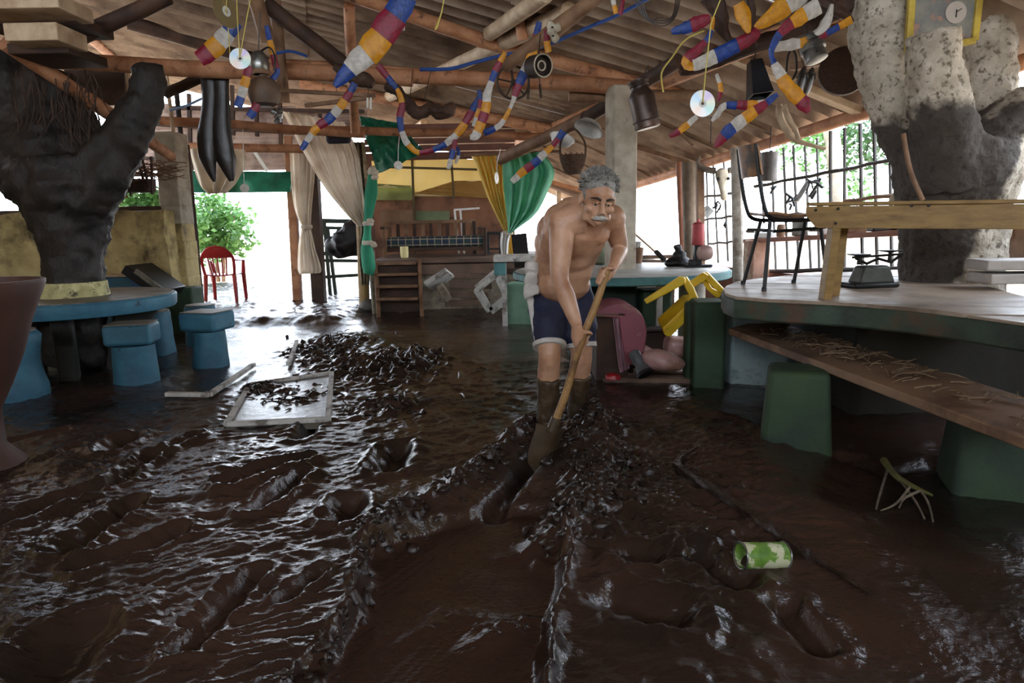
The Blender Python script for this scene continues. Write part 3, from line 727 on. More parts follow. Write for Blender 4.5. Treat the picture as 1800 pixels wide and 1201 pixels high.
# plaid bench
def plaid():
    m = bpy.data.materials.new('plaid_cloth'); m.use_nodes = True; nt = m.node_tree; N, L = nt.nodes, nt.links; b = N['Principled BSDF']; b.inputs['Roughness'].default_value = .9
    tc = N.new('ShaderNodeTexCoord'); sep = N.new('ShaderNodeSeparateXYZ'); L.new(tc.outputs['Object'], sep.inputs[0])
    def stripe(o, per, w):
        a = N.new('ShaderNodeMath'); a.operation = 'MULTIPLY'; a.inputs[1].default_value = 1/per; L.new(sep.outputs[o], a.inputs[0])
        f = N.new('ShaderNodeMath'); f.operation = 'FRACT'; L.new(a.outputs[0], f.inputs[0])
        c = N.new('ShaderNodeMath'); c.operation = 'LESS_THAN'; c.inputs[1].default_value = w; L.new(f.outputs[0], c.inputs[0]); return c
    col = None
    for o, per, w, cc in ((0, .22, .4, C('#2c4436')), (2, .11, .4, C('#22364a')), (0, .11, .13, C('#a79a80')), (2, .085, .16, C('#a79a80'))):
        s = stripe(o, per, w); mx = N.new('ShaderNodeMix'); mx.data_type = 'RGBA'; mx.inputs[7].default_value = (*cc, 1)
        if col is None: mx.inputs[6].default_value = (*C('#202a3c'), 1)
        else: L.new(col, mx.inputs[6])
        k = N.new('ShaderNodeMath'); k.operation = 'MULTIPLY'; k.inputs[1].default_value = .7; L.new(s.outputs[0], k.inputs[0]); L.new(k.outputs[0], mx.inputs[0]); col = mx.outputs[2]
    L.new(col, b.inputs['Base Color']); return m
Yk = 10.5
bn = thing('sofa_bench', 'slatted wooden bench with plaid cushion on the stage', 'bench', (at(765, 450, Yk).x, Yk, ZS+.025))
zt = ZS+.025
def xk(px, Y=Yk): return at(px, 430, Y).x
zseat = at(760, 432, Yk).z
mb = MB(); rows = []
mb.box(((xk(681)+xk(852))/2, Yk+.18, zseat+.06), (xk(852)-xk(681), .5, .15)); mb.build('cushion', plaid(), bn, bevel=.04, seg=3)
zb = at(760, 390, Yk+.4).z
mb = MB(); mb.beam((xk(666), Yk+.42, zb), (xk(833), Yk+.42, zb), .04, .05); mb.build('top_rail', m_midwood, bn, bevel=.006)
mb = MB(); mb.beam((xk(668), Yk+.42, zseat-.04), (xk(850), Yk+.42, zseat-.04), .04, .08); mb.build('seat_rail', m_midwood, bn, bevel=.006)
mb = MB(); mb.beam((xk(675), Yk-.06, zseat-.05), (xk(853), Yk-.06, zseat-.05), .04, .06); mb.build('seat_rail', m_darkwood, bn, bevel=.006)
for k in range(11):
    x = lerp(xk(678), xk(828), k/10); mb = MB(); mb.beam((x, Yk+.42, zseat), (x, Yk+.42, zb-.02), .055, .02, up=(0, 1, 0)); mb.build('slat', m_darkwood if k % 2 else m_midwood, bn)
for px, dy, top in ((668, .42, zb), (832, .42, zb), (678, -.08, at(680, 400, Yk).z), (853, -.08, at(850, 400, Yk).z)):
    mb = MB(); mb.beam((xk(px), Yk+dy, zt), (xk(px), Yk+dy, top), .055, .055, up=(0, 1, 0)); mb.build('leg', m_darkwood if px > 800 else m_midwood, bn, bevel=.006)
for px in (672, 842):
    zz = at(px, 401, Yk).z; mb = MB(); mb.beam((xk(px+4), Yk-.12, zz), (xk(px), Yk+.44, zz), .07, .04); mb.build('armrest', m_darkwood, bn, bevel=.008)
# white bare frame standing behind the bench
t = thing('stand_frame', 'white bare metal stand behind the plaid bench', 'stand', (at(815, 455, 11.2).x, 11.2, zt))
m_white = M('white_paint', C('#e3e0da'), C('#cfcac2'), 6, .5)
for a, b, w in (((799, 369), (807, 452), .03), ((809, 369), (816, 452), .03), ((798, 369), (843, 366), .03), ((806, 450), (818, 450), .02)):
    p, q = at(*a, 11.2), at(*b, 11.2)
    if b[1] > 440: q.z = zt+.0; p = p
    mb = MB(); mb.beam(p, q, w, w, up=(0, 1, 0)); mb.build('bar', m_white, t)
# dark box stand
t = thing('side_stand', 'small dark open side table beside the plaid bench', 'table', (at(868, 450, 10.8).x, 10.8, zt))
x0, x1 = xk(858, 10.8), xk(879, 10.8); ztp = at(868, 410, 10.8).z
mb = MB(); mb.box(((x0+x1)/2, 10.85, ztp), (x1-x0+.05, .32, .04)); mb.build('top', m_black, t, bevel=.006)
for x in (x0, x1):
    for y in (10.72, 10.98): mb = MB(); mb.box((x, y, (zt+ztp)/2), (.035, .035, ztp-zt)); mb.build('leg', m_black, t)
mb = MB(); mb.box(((x0+x1)/2, 10.85, zt+.08), (x1-x0, .28, .025)); mb.build('lower_shelf', m_black, t)
p = at(711, 448, 10.2); mb = MB(); mb.lathe((p.x, 10.2, zt), [(.05, 0), (.06, .02), (.062, .16), (.055, .165), (.05, .02)], 16); o = mb.build('pot', M('cream_ceramic', C('#d6c98f'), rough=.5)); tag(o, 'small cream pot under the plaid bench', 'pot')

# ------------------------------------------------------------------ curtains
def drape(rows_px, Y, folds, amp, name, mat, parent=None, n=40, sub=4, seed=0.0, thick=.006, label=None):
    """rows_px: list of (xa,ya,xb,yb[,amp factor]) from the top to the tie"""
    A = smooth_path([at(r[0], r[1], Y) for r in rows_px], sub); B = smooth_path([at(r[2], r[3], Y) for r in rows_px], sub)
    am = interp([r[4] if len(r) > 4 else 1 for r in rows_px], len(A)); rows = []
    for j, (a, b) in enumerate(zip(A, B)):
        row = []
        for i in range(n+1):
            u = i/n; p = a.lerp(b, u)
            p.y += am[j]*amp*(math.sin(u*folds*2*math.pi+seed+.6*math.sin(j*.35+seed))+.4*mnoise.noise(Vector((u*folds*1.5, j*.2, seed))))
            row.append(p)
        rows.append(row)
    mb = MB(); mb.grid(rows, thick=thick); return mb.build(name, mat, parent, ang=70, label=label)
def tie(px, py, Y, r, parent, mat, tilt=0.0, h=.06):
    p = at(px, py, Y); mb = MB(); mb.lathe(p, [(r*.9, -h/2), (r*1.05, -h/4), (r*1.05, h/4), (r*.9, h/2)], 14, axis=(tilt, 0, 1), sq=(1, 1)); return mb.build('tie', mat, parent)
t = thing('curtain', 'yellow curtain swept to a white knot on the right of the stage', 'curtain', at(860, 410, 9.35)); t['label'] = 'yellow curtain swept down to the knot beside the green curtain'
drape([(828, 272, 886, 274), (842, 305, 886, 305), (856, 345, 887, 345), (875, 385, 893, 385), (888, 408, 898, 408)], 9.35, 6, .05, 'cloth', m_ycloth, t, seed=1)
drape([(889, 408, 901, 408), (889, 430, 905, 430), (893, 452, 907, 454)], 9.35, 3, .03, 'tail', m_ycloth, t, n=16)
t = thing('curtain', 'broad green curtain billowing towards the knot behind the man', 'curtain', at(930, 410, 9.2))
drape([(884, 270, 955, 268), (884, 300, 975, 300), (886, 335, 962, 338), (890, 370, 942, 376), (893, 395, 915, 398), (893, 409, 899, 409)], 9.2, 4, .07, 'cloth', m_gcloth, t, seed=2)
drape([(880, 409, 897, 409), (879, 430, 893, 430), (882, 452, 892, 452)], 9.25, 3, .03, 'tail', m_white, t, n=16)
tie(892, 410, 9.27, .07, t, m_wcloth)
t = thing('curtain', 'narrow green curtain bound with white ties at the stage steps', 'curtain', at(650, 480, 9.2))
mb = MB(); P = smooth_path([at(x, y, 9.2) for x, y in ((656, 300), (653, 340), (648, 380), (646, 410), (645, 440), (648, 470), (646, 482))], 3)
mb.tube(P, interp([.045, .085, .06, .05, .075, .085, .06], len(P)), 16, jit=.35, squash=.6); mb.build('cloth', cloth_mat('deep_green_cloth', '#3aa07a', '#27805e', .3), t)
for px, py in ((656, 303), (647, 393), (646, 427)): tie(px, py, 9.2, .07, t, m_wcloth)
for px, py in ((654, 297), (659, 312), (651, 388), (657, 430)):
    mb = MB(); p = at(px, py, 9.15); mb.ball(p, (.05, .03, .035), 8, jit=.5); mb.build('knot', m_wcloth, t)
t = thing('tarp', 'crumpled dark green tarp slung over the stage corner', 'tarp', at(690, 260, 9.5))
sheet_px(((631, 204), (700, 216), (748, 268), (664, 305)), 9.5, 16, 12, .16, 'cloth', m_gtarp, t, seed=3, thick=.008)
t = thing('curtain', 'pale sheer curtain gathered at the waist on the middle post', 'curtain', at(540, 480, 9.85))
drape([(510, 262, 556, 270), (513, 320, 552, 325), (520, 370, 548, 375), (532, 398, 546, 400)], 9.85, 6, .04, 'cloth', m_sheer, t, seed=4)
drape([(532, 399, 546, 400), (526, 430, 554, 432), (524, 470, 565, 472), (528, 482, 562, 480)], 9.85, 6, .045, 'cloth', m_sheer, t, seed=5)
tie(539, 399, 9.85, .08, t, m_wcloth)
t = thing('curtain', 'long sheer curtain swagged from the beam down to the green tie', 'curtain', at(590, 390, 9.3))
drape([(497, 196, 605, 215), (530, 262, 628, 270), (565, 322, 636, 325), (602, 368, 642, 370), (630, 398, 646, 398)], 9.3, 7, .06, 'cloth', m_sheer, t, seed=6)
drape([(618, 250, 640, 250), (622, 300, 644, 300), (628, 350, 648, 350), (632, 400, 648, 400), (630, 440, 648, 440), (634, 500, 648, 500)], 9.4, 3, .05, 'side_fall', M('mottled_lace_cloth', C('#9a8a70'), C('#5f5138'), 14, .9, trans=.2), t, n=20, seed=7)
t = thing('curtain', 'white sheet sagging in a swag behind the hanging leather', 'curtain', at(385, 330, 9.4))
drape([(332, 262, 428, 262), (335, 285, 430, 285), (342, 312, 420, 305), (352, 330, 408, 325), (368, 341, 396, 339)], 9.4, 3, .07, 'cloth', m_wcloth, t, seed=8)
t = thing('tarp', 'dark green awning strip across the top of the bright gap', 'tarp', at(430, 330, 9.9))
sheet_px(((335, 300), (512, 302), (512, 338), (335, 339)), 9.95, 16, 5, .09, 'cloth', m_gtarp, t, seed=9)
# gable cladding of pale corrugated sheet and its dark frame
gb = struct('wall_back_gable', (at(430, 250, 11.0).x, 11.0, 1.8))
m_pinksheet = M('pale_pink_corrugated', C('#c9b3a6'), C('#a9948a'), 2, .6, trans=.25, c3=C('#8a7468'), s3=2)
for (x0, x1, y0, y1) in ((205, 300, 182, 300), (300, 405, 184, 300), (405, 520, 186, 300), (520, 645, 190, 235)):
    rows = []; A = at(x0, y1, 11.0); B = at(x1, y0, 11.0); n = 44
    for j in range(n+1):
        z = lerp(A.z, B.z, j/n); off = .02*math.sin(j*2*math.pi/5.5); rows.append([Vector((A.x, 11.0+off, z)), Vector((B.x, 11.0+off, z))])
    mb = MB(); mb.grid(rows, thick=.01); mb.build('cladding_sheet', m_pinksheet, gb, ang=80)
for x0, y0, x1, y1 in ((332, 165, 336, 300), (408, 150, 410, 238), (450, 160, 452, 240), (492, 180, 494, 262), (300, 190, 640, 196), (210, 215, 520, 234), (215, 275, 335, 285), (215, 305, 300, 308), (445, 262, 470, 300), (562, 200, 566, 240)):
    mb = MB(); mb.beam(at(x0, y0, 10.8), at(x1, y1, 10.8), .05, .05, up=(0, 1, 0)); mb.build('stud', m_darkwood if y0 != 262 else m_white, gb)
mb = MB(); A = at(120, 186, 7.0); B = at(214, 112, 7.0); mb.box(((A.x+B.x)/2, 7.02, (A.z+B.z)/2), (B.x-A.x, .04, B.z-A.z)); mb.build('dark_board', m_darkwood, gb, bevel=.006)
mb = MB(); A = at(194, 186, 7.3); B = at(216, 112, 7.3); mb.box(((A.x+B.x)/2, 7.4, (A.z+B.z)/2-.1), (B.x-A.x, .05, B.z-A.z+.2)); mb.build('pale_board', m_palewood, gb)

# posts around the openings
def post(px0, py0, px1, py1, Y, r, mat, label, square=False, jit=.12, grp=None):
    a, b = at(px0, py0, Y), at(px1, py1, Y); mb = MB(); d = (b-a); e = Vector(b)
    if e.z > .0: e = a+d*((a.z+.03)/(a.z-b.z))
    if square: mb.beam(a, e, r*2, r*2, up=(0, 1, 0))
    else: mb.tube([a.lerp(e, i/7) for i in range(8)], r, 10, jit=jit)
    o = mb.build('post', mat, bevel=.008 if square else 0); return tag(o, label, 'post', grp)
post(508, 240, 522, 496, 10.15, .06, m_pole, 'reddish timber post behind the gathered sheer curtain', True)
post(545, 240, 560, 500, 10.1, .09, m_darkwood, 'dark timber post beside the gathered sheer curtain', True)
post(630, 260, 640, 515, 9.55, .075, M('yellowish_old_post', C('#8a6f3d'), C('#6e5227'), 4, .7), 'yellowish post behind the long swagged curtain')
post(652, 440, 660, 545, 9.3, .05, M('mottled_post', C('#7b7058'), C('#4c4434'), 14, .8), 'short mottled post at the left side of the steps')
# green rack with black bag outside
t = thing('rack', 'dark green metal rack seen through the second gap', 'rack', (at(600, 500, 10.9).x, 10.9, .05))
m_rack = M('dark_green_metal', C('#26382c'), C('#1b281f'), 5, .6)
for a, b, w in (((556, 388), (640, 390), .07), ((556, 400), (640, 402), .05), ((566, 446), (640, 447), .06), ((566, 458), (640, 459), .05), ((572, 487), (640, 483), .05)):
    mb = MB(); mb.beam(at(*a, 10.9), at(*b, 10.9), .04, w); mb.build('rail', m_rack, t)
for a, b in (((570, 388), (580, 502)), ((576, 400), (590, 502)), ((634, 388), (638, 500))):
    p, q = at(*a, 10.9), at(*b, 10.9); q.z = -.02; mb = MB(); mb.beam(p, q, .05, .05, up=(0, 1, 0)); mb.build('leg', m_rack, t)
mb = MB(); p = at(606, 425, 10.9)
mb.ball((p.x, p.y-.1, p.z-.02), (.27, .2, .21), 14, jit=.5); mb.ball((p.x+.15, p.y-.1, p.z+.12), (.17, .15, .24), 12, jit=.5); mb.ball((p.x-.15, p.y-.1, p.z-.05), (.15, .13, .13), 10, jit=.4)
o = organic(mb, 'bag', m_black, voxel=.03, smooth=2, loc=(p.x, p.y-.1, p.z-.25)); tag(o, 'lumpy black bag on the green rack', 'bag')
# tipped bench by the stage
t = thing('tipped_bench', 'tipped wooden bench with square end frames by the stage', 'bench', (at(820, 545, 8.7).x, 8.7, 0))
m_greywood = M('washed_grey_wood', C('#aaa59c'), C('#c9c4bb'), 7, .7, bump=.3, c3=C('#6d655a'), s3=6)
Q = [(838, 508), (872, 480), (893, 522), (862, 547)]; QP = [at(x, y, 8.65) for x, y in Q]
for a, b in ((0, 1), (1, 2), (2, 3), (3, 0)):
    mb = MB(); mb.beam(QP[a], QP[b], .10, .075, up=(0, 1, 0)); mb.build('end_frame', m_greywood, t, bevel=.006)
mb = MB(); mb.beam(at(836, 512, 8.5), at(874, 478, 8.5), .06, .1, up=(0, 1, 0)); mb.build('seat_end', m_greywood, t, bevel=.006)
mb = MB(); mb.beam(at(753, 504, 8.8), at(791, 479, 8.8), .35, .06, up=(0, .3, 1)); mb.build('seat_board', m_greywood, t, bevel=.006)
mb = MB(); mb.beam(at(772, 500, 8.85), at(790, 528, 8.85), .08, .2, up=(0, 1, 0)); mb.build('leg_board', m_stone, t, bevel=.008)
for a, b, w in (((785, 486), (872, 484), .05), ((790, 500), (865, 502), .06), ((792, 516), (858, 520), .06), ((782, 534), (862, 530), .05)):
    mb = MB(); mb.beam(at(*a, 9.05), at(*b, 9.0), .04, w*1.5); mb.build('plank', m_stagewood, t, bevel=.005)
# grey plank table and green block left of the man
t = thing('plank_table', 'grey plank table with teal block behind the man', 'table', (at(910, 455, 7.9).x, 7.9, 0))
A = at(868, 454, 7.9); B = at(952, 454, 7.9)
for k in range(2): mb = MB(); mb.box(((A.x+B.x)/2, 7.75+k*.34, A.z), (B.x-A.x, .32, .06)); mb.build('plank', m_greywood, t, bevel=.008)
mb = MB(); mb.box((A.x+.07, 7.7, A.z-.11), (.13, .1, .14)); mb.build('teal_block', m_teal, t, bevel=.008)
for px in (886, 946): x = at(px, 480, 7.9).x; mb = MB(); mb.box((x, 7.9, A.z/2), (.06, .06, A.z)); mb.build('leg', m_greywood, t)
mb = MB(); mb.beam(at(884, 476, 7.95), at(950, 474, 7.95), .04, .05); mb.build('stretcher', m_darkwood, t)
A = on(893, 571, 0); B = on(934, 571, 0); zt_ = at(893, 500, A.y).z; mb = MB(); mb.box(((A.x+B.x)/2+.08, A.y+.2, zt_/2-.02), (B.x-A.x+.16, .36, zt_+.04), rotz(-.25)); o = mb.build('plinth', m_lgreen, bevel=.02, seg=3); tag(o, 'pale green masonry plinth beside the man and tipped bench', 'plinth')
t = thing('leaning_board', 'dark board leaning among clutter beyond the green curtain', 'board', at(917, 448, 9.0))
mb = MB(); mb.beam(at(912, 412, 9.1), at(926, 545, 8.7), .2, .03, up=(0, 1, 0)); mb.build('board', m_black, t)

# ------------------------------------------------------------------ world beyond: bush, trees, far lean-to
m_leaf = M('bright_leaf', C('#6f9a4e'), C('#3f6a33'), 3, .5, trans=.3); m_leafd = M('dark_leaf', C('#4c6e3c'), C('#2a4424'), 3, .5, trans=.25)
def foliage(c, r, n, s, seed, mat, parent, name='foliage'):
    rnd = random.Random(seed); vs, fs = [], []
    for i in range(n):
        d = Vector((rnd.gauss(0, 1), rnd.gauss(0, 1), rnd.gauss(0, 1))).normalized(); k = rnd.random()**.4
        k *= .75+.5*mnoise.noise(d*1.8+Vector((seed, 0, 0)))
        p = Vector(c)+Vector((d.x*r[0]*k, d.y*r[1]*k, d.z*r[2]*k)); a = Vector((rnd.gauss(0, 1), rnd.gauss(0, 1), rnd.gauss(0, .6))).normalized()*s*rnd.uniform(.6, 1.2); b = a.cross(Vector((rnd.gauss(0, 1), rnd.gauss(0, 1), rnd.gauss(0, 1)))).normalized()*a.length*.42
        o = len(vs); vs += [p-a, p+b, p+a, p-b]; fs.append((o, o+1, o+2, o+3))
    mb = MB(); mb.v = [Vector(v) for v in vs]; mb.f = fs; mb.m = [0]*len(fs); o = mb.build(name, mat, parent, flat=True); o['kind'] = 'stuff'; return o
def shrub(name, label, cat, px, py, Y, rx, rz, n, s, seed, mat, trunk=True, ry=None, group=None):
    c = at(px, py, Y); t = thing(name, label, cat, (c.x, Y, 0), group)
    foliage(c, (rx, ry or rx*.8, rz), n, s, seed, mat, t)
    if trunk:
        for k in range(3):
            mb = MB(); b = Vector((c.x+(k-1)*.12, Y, -.05)); mb.tube([b, b.lerp(c, .6)+Vector(((k-1)*.15, 0, 0)), c+Vector(((k-1)*rx*.5, .1*k, rz*.6))], [.05, .035, .015], 6); mb.build('stem', m_midwood, t)
    return t
shrub('bush', 'big leafy bush outside, behind the red garden chair', 'bush', 375, 400, 16, 1.15, 1.0, 2600, .10, 1, m_leaf)
shrub('bush', 'leafy growth seen above the ochre wall beside the brick pillar', 'bush', 262, 355, 12.5, .6, .35, 700, .08, 2, m_leaf)
shrub('bush', 'dry pale scrub above the ochre wall behind the dark tree', 'bush', 213, 355, 12.5, .35, .45, 300, .08, 3, M('dry_leaf', C('#b5a878'), C('#8b7c52'), 3, .7))
t = thing('tree', 'pale slim tree with leaves outside the barred window', 'tree', (at(1475, 400, 8.6).x, 8.6, 0))
mb = MB(); P = [at(1482, 470, 8.6), at(1478, 380, 8.6), at(1472, 300, 8.6), at(1458, 215, 8.6), at(1440, 150, 8.6)]; P.insert(0, Vector((P[0].x, 8.6, -.1))); mb.tube(P, [.13, .12, .11, .10, .085, .06], 10, jit=.2); mb.build('trunk', M('pale_bark', C('#b9ad9a'), C('#8f836f'), 7, .8, bump=.4), t)
for k, (px, py, rx, rz, n) in enumerate(((1430, 250, .7, .5, 500), (1510, 245, .6, .7, 700), (1490, 330, .5, .5, 220), (1560, 240, .4, .4, 250))):
    c = at(px, py, 8.9); foliage(c, (rx, .5, rz), n, .055, 20+k, m_leafd if k % 2 else m_leaf, t)
t = thing('lean_to', 'distant pinkish lean-to roof on a pole behind the man', 'shed', (at(1000, 380, 13.5).x, 13.5, 0))
sheet_px(((905, 305), (1045, 345), (1045, 368), (950, 330)), 13.5, 10, 3, .05, 'roof', m_pinksheet, t, thick=.03, yoff=-1.0)
mb = MB(); mb.beam(at(960, 318, 12.6), at(1060, 345, 12.6), .06, .08); mb.build('beam', m_pole, t)
p = at(982, 335, 13); mb = MB(); mb.tube([p, (p.x+.03, 13, -.1)], .05, 8); mb.build('pole', m_palewood, t)
# ------------------------------------------------------------------ right side: barred window wall
def wpt(px, py, off=0.0):
    d = ray(px, py); k = (4.40-off)/(d.x+.181*d.y); return CAMP+d*k
def w4(cx, cy, off=0.0): return wpt(1180+cx/3.752, 180+cy/3.752, off)
wr = struct('wall_right', (3.3, 6.0, 0))
m_bar = M('dark_window_bar', C('#2b2621'), C('#40372e'), 8, .6)
m_rust = M('reddish_shelf_wood', C('#8e5a42'), C('#7a4a36'), 5, .7)
for (a, b, c, d) in ((232, 415, 245, 1000), (275, 400, 310, 1060), (345, 380, 375, 1050), (585, 330, 612, 800), (660, 318, 690, 1100), (740, 300, 768, 1100), (805, 282, 842, 1100), (880, 270, 920, 1100), (962, 236, 975, 1100), (1050, 190, 1052, 1100),
                     (1145, 170, 1142, 1100), (1245, 140, 1262, 1095), (1337, 118, 1358, 1090), (1440, 100, 1455, 1085), (1560, 60, 1560, 1080), (1690, 20, 1690, 1080), (1820, -30, 1820, 1080), (1960, -60, 1960, 1080), (2110, -90, 2110, 1080)):
    mb = MB(); mb.tube([w4(lerp(a, c, i/5), lerp(b, d, i/5)) for i in range(6)], .014 if a < 1000 else .017, 6, jit=.3); mb.build('bar', m_bar, wr)
for (a, b, c, d, w, mt) in ((550, 555, 1100, 450, .03, m_bar), (1100, 450, 1700, 330, .03, m_bar), (1140, 652, 1700, 585, .03, m_midwood), (500, 850, 1700, 828, .035, m_bar), (650, 1112, 1700, 1098, .04, m_bar), (150, 632, 420, 600, .03, m_bar), (165, 782, 420, 750, .025, m_bar), (250, 932, 420, 920, .025, m_bar)):
    mb = MB(); mb.tube([w4(lerp(a, c, i/6), lerp(b, d, i/6)+4*math.sin(i*2.1), .03) for i in range(7)], w*.6, 7, jit=.2); mb.build('rail', mt, wr)
mb = MB(); p, q = w4(515, 915, .12), w4(1750, 850, .12); mb.beam(p, q, .24, .045); shelf = mb.build('shelf', m_rust, wr, bevel=.006)
mb = MB(); p, q = wpt(1300, 492), wpt(2000, 500); mb.prism([Vector((4.40-.181*3, 3, -.1)), Vector((4.40-.181*9.6, 9.6, -.1)), Vector((4.40-.181*9.6, 9.6, .56)), Vector((4.40-.181*3, 3, .62))], (.18, .03, 0)); mb.build('low_wall', M('red_brown_masonry', C('#7d5341'), C('#5d3c2e'), 4, .8, bump=.3), wr)
mb = MB(); p = w4(560, 1040, .2); mb.box((p.x, p.y, .45), (.22, .22, .98), rotz(.18)); mb.build('pier', M('pinkish_worn_masonry', C('#a9806a'), C('#86604d'), 6, .8, bump=.3, c3=C('#b7a78f'), s3=4), wr, bevel=.02)
mb = MB(); a_, b_, c_, d_ = wpt(1752, 460), wpt(1990, 470), wpt(1990, 398), wpt(1752, 398); mb.prism([a_, b_, c_, d_], (-.05, -.01, 0)); mb.build('panel', m_stagewood, wr, bevel=.006)
mb = MB(); mb.tube([wpt(1772, 215, .08), wpt(1768, 300, .08), wpt(1768, 420, .08)], .045, 9, jit=.15); mb.build('stud', m_midwood, wr)
# posts in front of the window
def post2(px0, py0, px1, py1, Y, r, mat, label, square=False):
    return post(px0, py0, px1, py1, Y, r, mat, label, square)
m_whitepost = M('whitewashed_round_post', C('#b9b1a4'), C('#8c8376'), 5, .8, bump=.3, c3=C('#6a5a4a'), s3=4)
post2(1294, 260, 1298, 505, 7.0, .055, m_whitepost, 'whitewashed round post between the window bars and chair')
post2(1210, 285, 1214, 455, 9.0, .09, M('grey_brown_trunk_post', C('#7a6a58'), C('#5b4c3d'), 6, .8, bump=.4), 'thick grey-brown post behind the red cylinder')
post2(1193, 285, 1200, 440, 9.4, .04, m_rust, 'slim reddish post at the edge of bright back opening')
post2(1230, 285, 1232, 450, 8.7, .045, m_midwood, 'brown square post just behind the red cylinder', True)
# things hung on the bars and standing on the shelf
def hung(name, label, cat, build, mat):
    mb = MB(); build(mb); o = mb.build(name, mat); return tag(o, label, cat)
m_bone = M('old_bone', C('#b8ad98'), C('#8d826d'), 9, .7, bump=.3)
p = wpt(1268, 315, .25); t = thing('skull', 'horned cattle skull hung on the window bars', 'skull', p)
mb = MB(); mb.lathe(p+Vector((0, 0, .10)), [(.03, .03), (.1, .0), (.105, -.07), (.075, -.16), (.055, -.27), (.06, -.33), (.03, -.36)], 14, axis=(-.1, .1, 1), sq=(1, .7)); mb.build('cranium', m_bone, t)
for s in (-1, 1):
    mb = MB(); P = smooth_path([p+Vector((s*.08, 0, .10)), p+Vector((s*.2, 0, .12)), p+Vector((s*.29, 0, .19)), p+Vector((s*.27, 0, .29))], 4); mb.tube(P, interp([.04, .035, .022, .006], len(P)), 8); mb.build('horn', M('dark_horn', C('#6b5f50'), C('#40382f'), 8, .5), t)
    mb = MB(); mb.ball(p+Vector((s*.06, -.085, .0)), (.022, .01, .02), 8); mb.build('eye_socket', m_black, t)
p = wpt(1352, 293, .2); t = thing('tin_drum', 'dark grey drum hung from the eave before the bars', 'drum', p)
mb = MB(); mb.lathe(p, [(.07, -.155), (.09, -.15), (.085, 0), (.09, .15), (.07, .155)], 18); mb.build('body', M('grey_scorched_metal', C('#57504a'), C('#3a342f'), 8, .5, .5), t)
mb = MB(); mb.tube([p+Vector((0, 0, .15)), Vector((p.x, p.y, roofz(p.x, p.y)-.02))], .005, 5); mb.build('hook_wire', m_wire, t)
def junk(mb, p, n, r, seed):
    rnd = random.Random(seed)
    for i in range(n):
        a = p+Vector((rnd.uniform(-r, r), 0, rnd.uniform(-r, r))); b = p+Vector((rnd.uniform(-r, r), rnd.uniform(-.02, .02), rnd.uniform(-r, r)*1.3)); mb.tube([a, (a+b)/2+Vector((.02, 0, .02)), b], rnd.uniform(.008, .018), 6)
for px, py, r, n, lab in ((1361, 338, .05, 3, 'small dark iron hook piece hung on the third long bar'), (1391, 350, .09, 5, 'rusty chain shears dangling behind the wooden chair'), (1428, 333, .11, 7, 'tangle of old tongs hung high on window bars'), (1259, 364, .08, 5, 'dark iron latch hung next to the horned skull')):
    p = wpt(px, py, .09); hung('iron_tool', lab, 'tool', lambda mb, p=p, n=n, r=r, px=px: junk(mb, p, n, r, px), m_black)
p = wpt(1410, 337, .09); hung('metal_plate', 'bent shiny metal plate hung beside the old tongs', 'plate', lambda mb: mb.beam(p+Vector((-.06, 0, -.1)), p+Vector((.06, 0, .1)), .02, .1, up=(0, 1, 0)), m_steel)
p = wpt(1243, 372, .12); hung('metal_plate', 'grey diamond-shaped metal plate hung under the skull', 'plate', lambda mb: mb.box(p, (.13, .02, .13), Matrix.Rotation(.75, 3, 'Y')), m_steel)
p = wpt(1275, 396, .1); t = thing('pendant', 'small dark pendant dangling on a thread below the skull', 'pendant', p)
mb = MB(); mb.lathe(p, [(.004, .05), (.03, .0), (.004, -.04)], 8); mb.build('bob', m_black, t); mb = MB(); mb.tube([p+Vector((0, 0, .045)), p+Vector((0, 0, .42))], .003, 4); mb.build('thread', m_wire, t)
p = wpt(1588, 338, .35); hung('horn_shell', 'white horn-shaped shell on the rail by the pale tree', 'shell', lambda mb: mb.lathe(p, [(.02, .12), (.05, .06), (.075, -.04), (.085, -.1), (.05, -.09)], 14, axis=(.25, 0, 1)), m_bone)
for k, (px, w, h, mt, lab) in enumerate(((1333, .10, .10, m_steel, 'grey tin standing at the far end of window shelf'), (1352, .22, .06, m_white, 'white flat slab lying on the window shelf'), (1372, .09, .14, m_midwood, 'brown jar on the window shelf behind the chair'), (1408, .16, .15, m_steel, 'dented silver box on the window shelf behind the chair seat'),
                                            (1500, .2, .07, m_midwood, 'low brown tray on the window shelf beyond the bench leg'), (1545, .16, .09, m_black, 'black lump of iron on the window shelf near the pale tree'), (1450, .1, .1, m_white, 'white mug on the window shelf behind the bench end'))):
    b = wpt(px, 424-(px-1325)*.054, .12); p0, q0 = w4(515, 915, .12), w4(1750, 850, .12); tt = (b.y-p0.y)/(q0.y-p0.y); zz = lerp(p0.z, q0.z, tt)+.024; xx = lerp(p0.x, q0.x, tt)
    mb = MB()
    if k in (0, 2, 6): mb.lathe((xx, b.y, zz), [(w*.45, 0), (w*.5, h*.2), (w*.48, h*.8), (w*.4, h), (w*.3, h*.98)], 14); nm = ('tin', 0, 'jar', 0, 0, 0, 'mug')[k]
    else: mb.box((xx, b.y, zz+h/2), (w*.8, w, h), rotz(.3*k)); nm = (0, 'slab', 0, 'metal_box', 'tray', 'iron_lump')[k]
    o = mb.build(nm, mt, bevel=.012); tag(o, lab, {'tin': 'can', 'slab': 'slab', 'jar': 'jar', 'metal_box': 'box', 'tray': 'tray', 'iron_lump': 'weight', 'mug': 'mug'}[nm])

